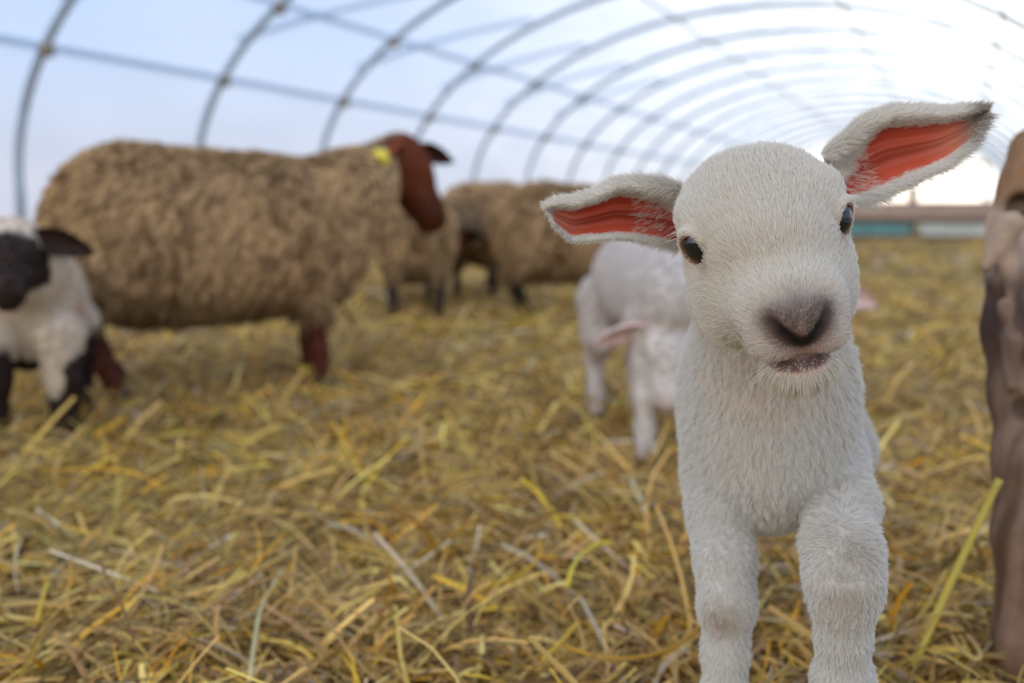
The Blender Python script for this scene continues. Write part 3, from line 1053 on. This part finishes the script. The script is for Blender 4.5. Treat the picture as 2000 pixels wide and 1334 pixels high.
    H, cj = hairs(P, Nn, D, ln, .35, .12, k=4, jit=.2, clump=cidx, cl=.4)
    H[:, 1:] += (out*(e_*ln*.3)[:, None])[:, None]*np.array([.3, .65, 1])[None, :, None]
    c = np.tile(WH, (n, 1))*rng.uniform(.88, 1.03, (n, 1))
    tp = sstep(.76, .92, uu)*(sd == -1)*ff*.75
    c = c*(1-tp[:, None])+lin(130, 112, 100)*tp[:, None]
    parts.append((H, np.array([1, .9, .65, .12])*.00011*rng.uniform(.7, 1.3, (n, 1)), c))
    # lashes and whiskers
    P, Dn, L_ = [], [], []
    for s in (1, -1):
        for i in range(14):
            f = i/13
            a = np.array(lid_arc(s, 70+100*f, 80+100*f, 2, .0122)[0])
            P.append(hp(a)); Dn.append(Rh@np.array([s*1.0, .25-.6*f, .15+rng.normal()*.12])); L_.append(rng.uniform(.006, .012))
    for i in range(26):
        s = 1 if i % 2 else -1
        P.append(hp((s*rng.uniform(.012, .022), rng.uniform(.06, .085), rng.uniform(-.052, -.026))))
        Dn.append(Rh@np.array([s*1.0, rng.uniform(-.2, .6), rng.uniform(-.6, .1)])); L_.append(rng.uniform(.008, .020))
    P = np.array(P); Dn = np.array(Dn); Dn /= np.linalg.norm(Dn, axis=1)[:, None]; L_ = np.array(L_)
    H = P[:, None]+Dn[:, None]*(L_[:, None]*np.array([0, .33, .67, 1]))[:, :, None]
    H[:, :, 2] -= (L_[:, None]*np.array([0, .05, .18, .4]))
    parts.append((H, np.tile(np.array([1, .9, .6, .15])*.00013, (len(P), 1)), np.tile(WH, (len(P), 1))))
    Hh = np.concatenate([p[0] for p in parts]); R_ = np.concatenate([np.broadcast_to(p[1], p[0].shape[:2]) for p in parts]); Cc = np.concatenate([p[2] for p in parts])
    o = curves('fur', Hh, R_, Cc.clip(0, 1), M_FUR); unparented_inverse(o, root)
    tag(root, 'white lamb in front with pink ears spread, looking straight at the viewer', 'lamb')
    return root


# ---- every other sheep: built standing in its own frame (X right, Y forward, Z up, origin on the ground below the trunk)
def sheep(name, loc, heading, sc, P, label, cat, group=None, h=.008):
    b = Body()
    L = P
    for e in L['trunk']: b.ell(e[0], e[1], k=e[2] if len(e) > 2 else .06)
    hpos, hyaw, hpit, hsc = L['head']
    Rh = rot('Z', hyaw)@rot('X', -hpit)@rot('Y', L.get('hroll', 0.0))
    HM = np.eye(4); HM[:3, :3] = Rh*hsc; HM[:3, 3] = hpos
    hp = lambda p: (HM@np.append(p, 1))[:3]
    nk = L['neck']
    b.chain([*nk[0], hp((0, -.045, -.005))], nk[1], k=nk[2])
    for leg, rad in L['legs']: b.chain(leg, rad, k=.02*L['k'])
    if 'tail' in L: b.chain(L['tail'][0], L['tail'][1], k=.02)
    nbp = len(b.p)
    b.M = HM; head_shape(b, fine=False, long=L.get('long', 1.0)); b.M = np.eye(4)
    V, F = b.build(h)
    V = relax(V, F, 1, .5)
    N = vnormals(V, F)
    HI = np.linalg.inv(HM)
    # ears
    off = len(V); nb_ = off
    Vs, Fs = [V], [F]
    for s in (1, -1):
        d, wd, ln = L['ears'][0 if s == 1 else 1], L['earw'], (L['earl'] if s == 1 else L.get('earl_far', L['earl']))
        base = hp((s*.036, -.030, .018)); ax = HM[:3, :3]@np.array(d, float); ax /= np.linalg.norm(ax)
        up_ = HM[:3, :3]@np.array([0, -.35, 1.0]); up_ -= ax*(up_@ax); up_ /= np.linalg.norm(up_)
        bk = np.cross(ax, up_)*(-1 if s == 1 else 1)
        if (bk@(HM[:3, :3]@np.array([0, -1, 0.]))) < 0: bk = -bk
        uu = np.linspace(0, 1, 8)
        wv = wd*np.array([.62, .85, 1, 1, .92, .75, .45, .08])*.5
        T = np.array([base+ax*ln*u_+up_*w_ - np.array([0, 0, ln*.18*u_*u_]) for u_, w_ in zip(uu, wv)])
        Bm = np.array([base+ax*ln*u_-up_*w_ - np.array([0, 0, ln*.18*u_*u_]) for u_, w_ in zip(uu, wv)])
        v, f, *_ = ear_sheet(T, Bm, wd*.22, bk, thick=wd*.12, nu=20, nv=11, fold=.1)
        Vs.append(v); Fs.append(f+off); off += len(v)
    V = np.concatenate(Vs); F = np.concatenate(Fs); N2 = vnormals(V, F)
    isear = np.arange(len(V)) >= nb_
    Q = (V-HM[:3, 3])@HI[:3, :3].T
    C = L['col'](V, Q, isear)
    root = empty(name, loc, heading); root.scale = (sc,)*3
    body = mesh_obj(name+'_body', V, F, M_SKIN, root, col=C.clip(0, 1))
    for s in (1, -1):
        import bmesh
        bm = bmesh.new(); bmesh.ops.create_uvsphere(bm, u_segments=16, v_segments=10, radius=.009*hsc)
        me = bpy.data.meshes.new('eye'); bm.to_mesh(me); bm.free(); me.materials.append(M_EYE)
        me.polygons.foreach_set('use_smooth', [True]*len(me.polygons))
        o = link(bpy.data.objects.new('eye', me), root); o.location = hp((s*.0385, .006, .004))
    for leg, rad in L['legs']:
        p, r = leg[-1], rad[-1]
        v, f = box(0, 0, 0, r*2.3, r*2.7, .035*L['k'], bev=r*.4)
        o = mesh_obj('hoof', v, f, M_HOOF, root); o.location = (p[0], p[1]+r*.2, .014*L['k']+p[2]-rad[-1]*.9 if p[2] > .06 else .014*L['k'])
    # coat
    for (n, dens_f, ln_f, lift, rad_, col_f, clump, cl, curl, droop, mat) in L['coat']:
        n = int(n/QUICK**2)
        dens = dens_f(V, Q, isear)
        # only what could face the camera's side is dense
        P_, Nn = sample(V, F, N2, n, dens)
        Qp = (P_-HM[:3, 3])@HI[:3, :3].T
        L['on_ear'] = isear[sample.first]
        dh = HM[:3, :3]@np.array([0, -1, .1])
        ish = L['ishead'](P_, Qp)
        D = np.tile(np.array([0, -.35, -1.0]), (n, 1))*(1-ish[:, None])+ish[:, None]*dh
        D = D+.2*np.stack([wob(P_, 30/L['k'], 1), wob(P_, 30/L['k'], 2), wob(P_, 30/L['k'], 3)], 1)
        ln = ln_f(P_, Qp)*rng.uniform(.6, 1.3, n)
        ci = rng.choice(n, max(1, n//clump), replace=False)
        H, cj = hairs(P_, Nn, D, ln, lift[0], lift[1], k=4, jit=.2, clump=ci, cl=cl, curl=curl, droop=droop)
        lock = rng.uniform(0, 1, len(ci))[cj]
        c = col_f(P_, Qp, lock)
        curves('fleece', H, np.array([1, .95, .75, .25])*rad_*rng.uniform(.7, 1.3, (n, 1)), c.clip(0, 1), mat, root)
    tag(root, label, cat, group)
    return root, hp, HM, hsc


def mixc(a, b, f): return a*(1-f[:, None])+b*f[:, None]


FLEECE_T = lin(228, 194, 148); FLEECE_D = lin(132, 100, 68)


def ewe_params(head=None, neck=None, lite=1, legcol=(96, 46, 30), facecol=(120, 56, 30), graze=False, ears=None, darkmuz=True, long=1.25, hroll=0.0):
    L = {'k': 1.0}
    L['trunk'] = [((0, .0, .425), (.18, .33, .205), .08), ((0, -.21, .432), (.185, .200, .212), .08), ((0, .20, .420), (.165, .19, .195), .08),
                  ((0, -.08, .40), (.18, .29, .185), .08), ((0, .315, .43), (.105, .115, .165), .08)]
    if not graze:
        L['head'] = head or ((0.02, .66, .70), .0, .85, 1.38)
        L['neck'] = neck or ([(0, .26, .44), (0, .385, .535)], [.150, .118, .050], .06)
    else:
        L['head'] = head or ((0.0, .72, .24), .0, .95, 1.3)
        L['neck'] = neck or ([(0, .36, .46), (0, .55, .38)], [.16, .115, .08], .06)
    L['long'] = long; L['hroll'] = hroll
    fl = [(0, 0, 0)]
    L['legs'] = []
    for s in (1, -1):
        L['legs'].append(([(s*.10, .25, .32), (s*.105, .26, .20), (s*.105, .265, .11), (s*.105, .27, .03)], [.045, .025, .020, .022]))
        L['legs'].append(([(s*.11, -.26, .34), (s*.115, -.34, .22), (s*.115, -.30, .10), (s*.115, -.26, .03)], [.085, .032, .021, .023]))
    L['tail'] = ([(0, -.34, .50), (0, -.375, .42), (0, -.37, .32)], [.04, .035, .025])
    L['ears'] = ears or ((1, -.2, -.15), (-1, -.2, -.15)); L['earw'] = .066; L['earl'] = .150
    FC = lin(*facecol); LC = lin(*legcol)

    def ishead(P, Q): return (sstep(-.066, -.046, Q[:, 1])*(np.abs(Q[:, 0]) < .075)*(np.abs(Q[:, 2]) < .085)*(Q[:, 1] < .2)).astype(float)
    L['ishead'] = ishead

    def col(V, Q, ie):
        c = np.tile(FLEECE_D*.55, (len(V), 1))  # dark skin: shade between the locks painted into the colour
        hd = ishead(V, Q)
        fc = FC*(1-.55*sstep(.02, .10, Q[:, 1])[:, None]) if darkmuz else np.tile(FC, (len(V), 1))
        c = c*(1-hd[:, None])+fc*hd[:, None]
        c[ie] = FC*1.5  # near ear brightened: light coming through it is painted in
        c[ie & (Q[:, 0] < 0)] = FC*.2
        lg = (V[:, 2] < .20)*sstep(.22, .19, V[:, 2])*(1-hd)
        c = c*(1-lg[:, None])+LC*lg[:, None]
        return c
    L['col'] = col

    def dens(V, Q, ie): return ((1-ishead(V, Q))*~ie*sstep(.185, .215, V[:, 2])).astype(float)

    def ln(P, Q): return .050*np.ones(len(P))*(1-.88*sstep(.30, .14, np.linalg.norm(Q, axis=1)))

    def cf(P, Q, lock):
        f = np.clip(.28+.30*wob(P*np.array([1, 1, .25]), 20, 2)+1.1*(lock-.5), 0, 1)
        c = mixc(np.tile(FLEECE_T, (len(P), 1)), FLEECE_D, f)
        dirt = sstep(.36, .20, P[:, 2])*.6
        c = mixc(c, lin(92, 66, 38), dirt)
        nk = (np.linalg.norm(Q+np.array([0, .06, 0]), axis=1) < .10)*.5
        return mixc(c, lin(206, 190, 164), nk)*rng.uniform(.85, 1.1, (len(P), 1))
    L['coat'] = [(int(44000*lite), dens, ln, (.75, .25), .0010, cf, 12, .6, .2, .30, M_WOOL)]
    # short hair on the face
    def dens2(V, Q, ie): return np.where(ie, 1, ishead(V, Q))*1.0+((V[:, 2] < .2) & ~ie)*.5
    def ln2(P, Q): return .010*np.ones(len(P))
    def cf2(P, Q, lock):
        hd = ishead(P, Q)
        c = mixc(np.tile(LC, (len(P), 1)), FC, hd)
        dk = sstep(.03, .10, Q[:, 1])*.5*hd*darkmuz
        c = mixc(c, FC*1.6, L['on_ear']*(Q[:, 0] > 0)*1.0)  # near ear hairs carry the same painted light
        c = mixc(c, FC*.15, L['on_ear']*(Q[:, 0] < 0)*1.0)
        return mixc(c, FC*.25, dk)*rng.uniform(.8, 1.1, (len(P), 1))
    L['coat'].append((int(9000*lite), dens2, ln2, (.4, .2), .0006, cf2, 8, .2, .0, .0, M_FUR))
    return L


def lamb_params(head, neck, legs=None, ears=None, style='white', hroll=0.0):
    k = .62
    L = {'k': k}
    L['trunk'] = [((0, .0, .310), (.070, .17, .082), .03), ((0, -.13, .318), (.068, .09, .085), .03), ((0, .12, .305), (.066, .085, .085), .03)]
    L['head'] = head; L['neck'] = neck; L['hroll'] = hroll
    L['legs'] = legs or []
    if not legs:
        for s in (1, -1):
            L['legs'].append(([(s*.042, .13, .27), (s*.045, .135, .20), (s*.045, .142, .13), (s*.045, .138, .07), (s*.045, .145, .025)], [.040, .024, .019, .015, .017]))
            L['legs'].append(([(s*.045, -.15, .28), (s*.050, -.14, .20), (s*.048, -.205, .135), (s*.048, -.185, .06), (s*.048, -.17, .025)], [.052, .034, .018, .014, .017]))
    L['tail'] = ([(0, -.215, .345), (0, -.245, .28), (0, -.24, .20)], [.018, .016, .010])
    L['ears'] = ears or ((1, -.15, -.1), (-1, -.15, -.1)); L['earw'] = .052; L['earl'] = .105

    def ishead(P, Q): return (sstep(-.052, -.040, Q[:, 1])*(np.abs(Q[:, 0]) < .060)*(np.abs(Q[:, 2]) < .064)*(Q[:, 1] < .115)).astype(float)
    L['ishead'] = ishead
    W = lin(224, 216, 212) if style == 'white' else lin(232, 222, 206); DK = lin(52, 36, 30); TAN = lin(226, 192, 160)

    def patch(P, Q):
        """0 white .. 1 dark"""
        if style == 'white': return np.zeros(len(P))
        hd = ishead(P, Q)
        blaze = sstep(-.005, -.028, Q[:, 1])*(Q[:, 2] > .0)+(np.abs(Q[:, 0]) < .0)*1.0
        dk = hd*(1-blaze)
        lg = sstep(.205, .17, P[:, 2])*(1-hd)
        lg = lg*np.where(wob(P, 26, 4) > .25, .15, 1.0)
        return np.clip(dk+lg, 0, 1)

    def base(P, Q):
        c = np.tile(W, (len(P), 1))
        if style != 'white':
            sp = sstep(.45, .8, wob(P, 22, 2))*.8*(1-ishead(P, Q))
            c = mixc(c, TAN, .25+.5*sp)
        return mixc(c, DK, patch(P, Q))

    def col(V, Q, ie):
        c = base(V, Q)*.92
        if style == 'white':
            mz = np.exp(-(np.linalg.norm(Q-np.array([0, .088, -.02]), axis=1)/.02)**2)
            c = mixc(c, lin(196, 150, 146), mz*.9)
            c[ie] = lin(232, 200, 196)
        else: c[ie] = DK*1.1
        return c
    L['col'] = col
    def dens(V, Q, ie): return np.where(ie, .6, 1.0)*sstep(.02, .05, V[:, 2])
    def ln(P, Q): return .013*(1-.55*ishead(P, Q))*(1-.4*sstep(.2, .17, P[:, 2]))
    def cf(P, Q, lock):
        c = base(P, Q)
        if style == 'white':
            mz = np.exp(-(np.linalg.norm(Q-np.array([0, .088, -.02]), axis=1)/.02)**2)
            c = mixc(c, lin(196, 150, 146), mz*.8)
            er = L['on_ear']*.5
            c = mixc(c, lin(232, 200, 196), er)
        else:
            er = L['on_ear']*1.0
            c = mixc(c, DK, er)
        return c*rng.uniform(.85, 1.04, (len(P), 1))
    L['coat'] = [(34000, dens, ln, (.8, .3), .00055, cf, 20, .5, .25, .1, M_FUR)]
    return L


def leg_to(pts, r): return ([tuple(p) for p in pts], r)


def flock():
    # heading h: forward = (-sin h, cos h)
    def head_to(dx, dy): return math.atan2(-dx, dy)
    # big brown-headed ewe, seen from her right side... walking towards the right of the picture
    def local(p, loc, hd, sc):
        d = (np.asarray(p)-np.array(loc))/sc
        c_, s_ = math.cos(hd), math.sin(hd)
        return (d[0]*c_+d[1]*s_, -d[0]*s_+d[1]*c_, d[2])
    def origin(p, loc_pt, f):
        """ground point under the trunk, given that the local point loc_pt stands at p and the animal walks along f"""
        f = np.asarray(f, float)/np.linalg.norm(f); r_ = np.array([f[1], -f[0]])
        o_ = np.asarray(p)[:2]-r_*loc_pt[0]-f*loc_pt[1]
        return (o_[0], o_[1], 0.015)
    a = ground(240, 772); bq = ground(630, 748)
    f = (bq-a)[:2]; hd = head_to(*f)
    loc = origin(bq, (.105, .27), f)
    hc = at(798, 328, 3.03); Rw = rot('Z', hd-.62)@rot('X', -.98)
    eb = hc+Rw@np.array([.036, -.030, .018])*1.62
    ev = (at(704, 348, 2.74)-eb)*.78
    L = ewe_params(head=(local(hc, loc, hd, 1.0), -.62, .98, 1.62), facecol=(126, 64, 34), ears=(tuple(Rw.T@ev), (-.6, .45, .55)), lite=1.9)
    L['earl'], L['earl_far'] = float(np.linalg.norm(ev)), .135
    r, hp, HM, hsc = sheep('ewe', loc, hd, 1.0, L, 'large woolly ewe with reddish brown head and a yellow ear tag, standing side on', 'sheep', h=.009)
    v, f = box(0, 0, 0, .046, .008, .046, bev=.006)
    o = mesh_obj('ear_tag', v, f, M_TAG, r); o.location = local(at(744, 308, 2.795), loc, hd, 1.0); o.rotation_euler = (0.2, 0, -hd+.2)
    o['label'] = 'yellow plastic ear tag'

    # sheep behind her
    B2 = ewe_params(lite=.5, facecol=(120, 96, 74), legcol=(70, 60, 54), graze=True)
    g = ground(806, 603)
    sheep('ewe', (g[0], g[1], 0), head_to(-.55, .83), .92, B2, 'woolly sheep turned away, half hidden behind the big ewe head, grey hind leg showing', 'sheep', 'sheep standing at the back', h=.014)
    B3 = ewe_params(lite=.5, facecol=(120, 70, 42), legcol=(70, 44, 30), head=((0.0, .66, .33), .0, 1.0, 1.3), neck=([(0, .36, .46), (0, .52, .42)], [.16, .12, .08], .06))
    g = ground(915, 588)
    sheep('ewe', (g[0]-.05, g[1]+.40, 0), head_to(.10, -1.0), 1.02, B3, 'pale tan sheep facing forward with lowered brown face and dark muzzle', 'sheep', 'sheep standing at the back', h=.014)
    B4 = ewe_params(lite=.8, facecol=(60, 42, 32), legcol=(34, 26, 22), graze=True)
    a = ground(998, 613)
    hd = head_to(.86, .50)
    sheep('ewe', (a[0]+.86*.33, a[1]+.50*.33, 0), hd, .96, B4, 'brown woolly sheep with black legs, seen from behind left of the front lamb ear', 'sheep', 'sheep standing at the back', h=.012)

    # black faced lamb at the left edge
    f = (.72, -.69); hd = head_to(*f)
    g = ground(0, 862)
    loc = origin(g, (.06, .16), f); sc = 1.12
    L = lamb_params(head=(local(at(18, 502, 1.96), loc, hd, sc), -.05, .62, 1.0), neck=([(0, .08, .30), (0, .13, .33)], [.09, .070, .046], .03), style='dark', ears=((1, -.12, -.12), (-1, -.12, -.20)))
    L['trunk'] = [((0, -.05, .245), (.095, .15, .115), .04), ((0, -.11, .255), (.095, .10, .115), .04), ((0, .06, .245), (.088, .09, .115), .04)]
    L['legs'] = []
    for s in (1, -1):
        L['legs'].append(([(s*.055, .13, .20), (s*.060, .145, .12), (s*.060, .145, .07), (s*.060, .150, .025)], [.045, .030, .022, .024]))
        L['legs'].append(([(s*.070, -.09, .20), (s*.080, -.10, .14), (s*.082, -.12, .07), (s*.080, -.11, .025)], [.055, .034, .022, .024]))
    L['tail'] = ([(0, -.17, .30), (0, -.215, .24), (0, -.215, .17)], [.022, .018, .012])
    sheep('lamb', loc, hd, sc, L, 'cream lamb with a black face, black ears and dark legs at the left edge', 'lamb', h=.005)

    # second white lamb, head lowered, behind the front one
    f = (.52, -.86); hd = head_to(*f); sc = 1.03
    loc = origin(ground(1260, 900), (.046, .175), f)
    L = lamb_params(head=(local(at(1306, 684, 1.86), loc, hd, sc), .05, 1.15, 1.02), neck=([(0, .12, .325), (0, .19, .315)], [.066, .052, .040], .03), style='white', ears=((1, -.1, -.50), (-1, -.1, -.35)))
    L['trunk'] = [((c_[0], c_[1]*1.25, c_[2]+.01), tuple(np.array(r_)*np.array([1.08, 1, 1.05])), k_) for c_, r_, k_ in L['trunk']]
    L['legs'] = []
    for s in (1, -1):
        L['legs'].append(([(s*.042, .16, .27), (s*.045, .165, .20), (s*.045, .172, .13), (s*.045, .168, .07), (s*.045, .175, .025)], [.040, .024, .019, .016, .018]))
        L['legs'].append(([(s*.045, -.22, .28), (s*.050, -.21, .20), (s*.048, -.275, .135), (s*.048, -.255, .06), (s*.048, -.24, .025)], [.052, .036, .019, .016, .018]))
    sheep('lamb', loc, hd, sc, L, 'white lamb with lowered head standing behind the front lamb, one pink ear drooping', 'lamb', 'white lambs behind the front lamb', h=.005)

    # third white lamb, hidden behind the front lamb but for one ear
    f = (.38, -.92); hd = head_to(*f); sc = 1.0
    loc = origin(at(1578, 600, 1.95), (.0, .19), f)
    hz = at(1590, 610, 1.93)[2]
    L = lamb_params(head=(local(at(1584, 606, 1.93), loc, hd, sc), .0, .55, 1.0), neck=([(0, .13, .325), (0, .15, .34)], [.062, .050, .038], .03), style='white', ears=((1, -.1, -.2), (-1, -.1, -.12)))
    sheep('lamb', loc, hd, sc, L, 'white lamb hidden behind the front lamb, only its pale ear tip showing', 'lamb', 'white lambs behind the front lamb', h=.005)


# ------------------------------------------------------------------ post and fence
def wood_post():
    pts = [(2012, 1420, 1.02, .034), (2006, 1250, 1.01, .032), (2004, 1050, 1.01, .032), (2000, 900, 1.02, .030), (1990, 760, 1.03, .028), (1985, 640, 1.04, .034),
           (1990, 520, 1.05, .032), (1990, 440, 1.06, .030), (2008, 360, 1.07, .028), (2022, 290, 1.08, .022), (2030, 262, 1.085, .012)]
    b = Body()
    K = [at(*p[:3]) for p in pts]
    base = K[0].copy(); base[2] = -.03
    b.chain([base]+K, [.036]+[p[3]*.92 for p in pts], k=.02)
    for i in range(16):
        p = at(rng.uniform(1955, 2010), rng.uniform(430, 720), 1.03+rng.uniform(-.03, .03))
        q = p+np.array([rng.normal()*.01, rng.normal()*.01, -rng.uniform(.03, .06)])
        b.cap(p, q, rng.uniform(.008, .016), .006, k=.008)
    for i in range(7):
        p = at(rng.uniform(1945, 2020), rng.uniform(540, 700), .995)
        b.cap(p, p+np.array([.004, 0, -.03]), .005, .003, k=.004, op='-')
    b.ell(at(1996, 800, .992), (.010, .02, .014), k=.006, op='-')
    b.ell(at(1994, 400, 1.03), (.016, .03, .012), k=.006, op='-')
    V, F = b.build(.003)
    N = vnormals(V, F)
    grain = wob(V*np.array([1, 1, .12]), 160, 3)*.0012+wob(V*np.array([1, 1, .3]), 60, 5)*.0016
    V = V+N*grain[:, None]
    z = V[:, 2]
    c = mixc(np.tile(lin(150, 122, 104), (len(V), 1)), lin(112, 86, 70), sstep(-.6, .8, wob(V*np.array([1, 1, .10]), 150, 3)))
    zk = at(1970, 620, 1.03)[2]
    pt = np.exp(-((z-zk)/.045)**2)*sstep(-.5, .5, wob(V*np.array([1, 1, .5]), 60, 6)+.3)
    c = mixc(c, lin(62, 46, 42), pt*.85)
    up_ = sstep(at(1970, 560, 1.03)[2], at(1970, 500, 1.03)[2], z)*sstep(at(1970, 380, 1.03)[2], at(1970, 430, 1.03)[2], z)
    c = mixc(c, lin(206, 178, 156), up_*.7)
    tp = sstep(at(1970, 420, 1.03)[2], at(1970, 380, 1.03)[2], z)
    c = mixc(c, lin(150, 112, 80), tp*.8)
    for hx, hy, hz, r in ((1996, 800, 1.0, .012), (1996, 402, 1.04, .017)):
        d = np.linalg.norm(V-at(hx, hy, hz), axis=1)
        c = mixc(c, lin(26, 18, 18), np.exp(-(d/r)**4))
    o = mesh_obj('wooden_post', V, F, m_attr('weathered_wood', .85, .2, noise=(60, .7)), col=c.clip(0, 1))
    tag(o, 'gnarled weathered wooden post with a dark knot at the right edge', 'post')


def fence():
    wood = m_plain('brown_fence_wood', (0.20, 0.12, 0.08), .85, noise=(5, .6))
    tan = m_plain('tan_board', (0.55, 0.38, 0.30), .8, noise=(3, .75))
    pale = m_plain('pale_sheet', (0.70, 0.72, 0.66), .6, noise=(2, .8))
    teal = m_plain('teal_sheet', (0.16, 0.36, 0.36), .6, noise=(2, .7))
    y = 17.6
    X = lambda px: at(px, 440, 1.0)[0]/at(px, 440, 1.0)[1]*y
    x0, xa, xb, x1 = X(1420), X(1780), X(1800), 1.45
    r = empty('fence', ((x0+x1)/2, y, 0))
    def add(nm, vf, mat, lb=None):
        o = mesh_obj(nm, *vf, mat, smooth=False); unparented_inverse(o, r)
        if lb: o['label'] = lb
    for px in (1480, 1630, 1780, 1955):
        add('post', box(X(px), y, .42, .13, .13, .95, bev=.02), wood)
    add('top_board', box((x0+x1)/2, y-.09, .52, x1-x0, .04, .26, bev=.01), tan, 'tan upper board')
    add('rail', box((x0+x1)/2, y-.10, .355, x1-x0, .05, .07, bev=.01), wood)
    add('panel', box((xb+x1)/2, y-.07, .20, x1-xb, .03, .26, bev=.005), pale, 'pale lower panel')
    add('panel', box((x0+xa)/2, y-.07, .20, xa-x0, .03, .26, bev=.005), teal, 'teal lower panel')
    add('bottom_rail', box((x0+x1)/2, y-.09, .05, x1-x0, .06, .12, bev=.01), wood)
    tag(r, 'low wooden pen fence with tan boards and pale and teal panels at the far end', 'fence')


M_HERO = m_attr('lamb_skin', .55, .3, sss=0.0)
setting(); fence(); wood_post()
hero()
flock()
straw()
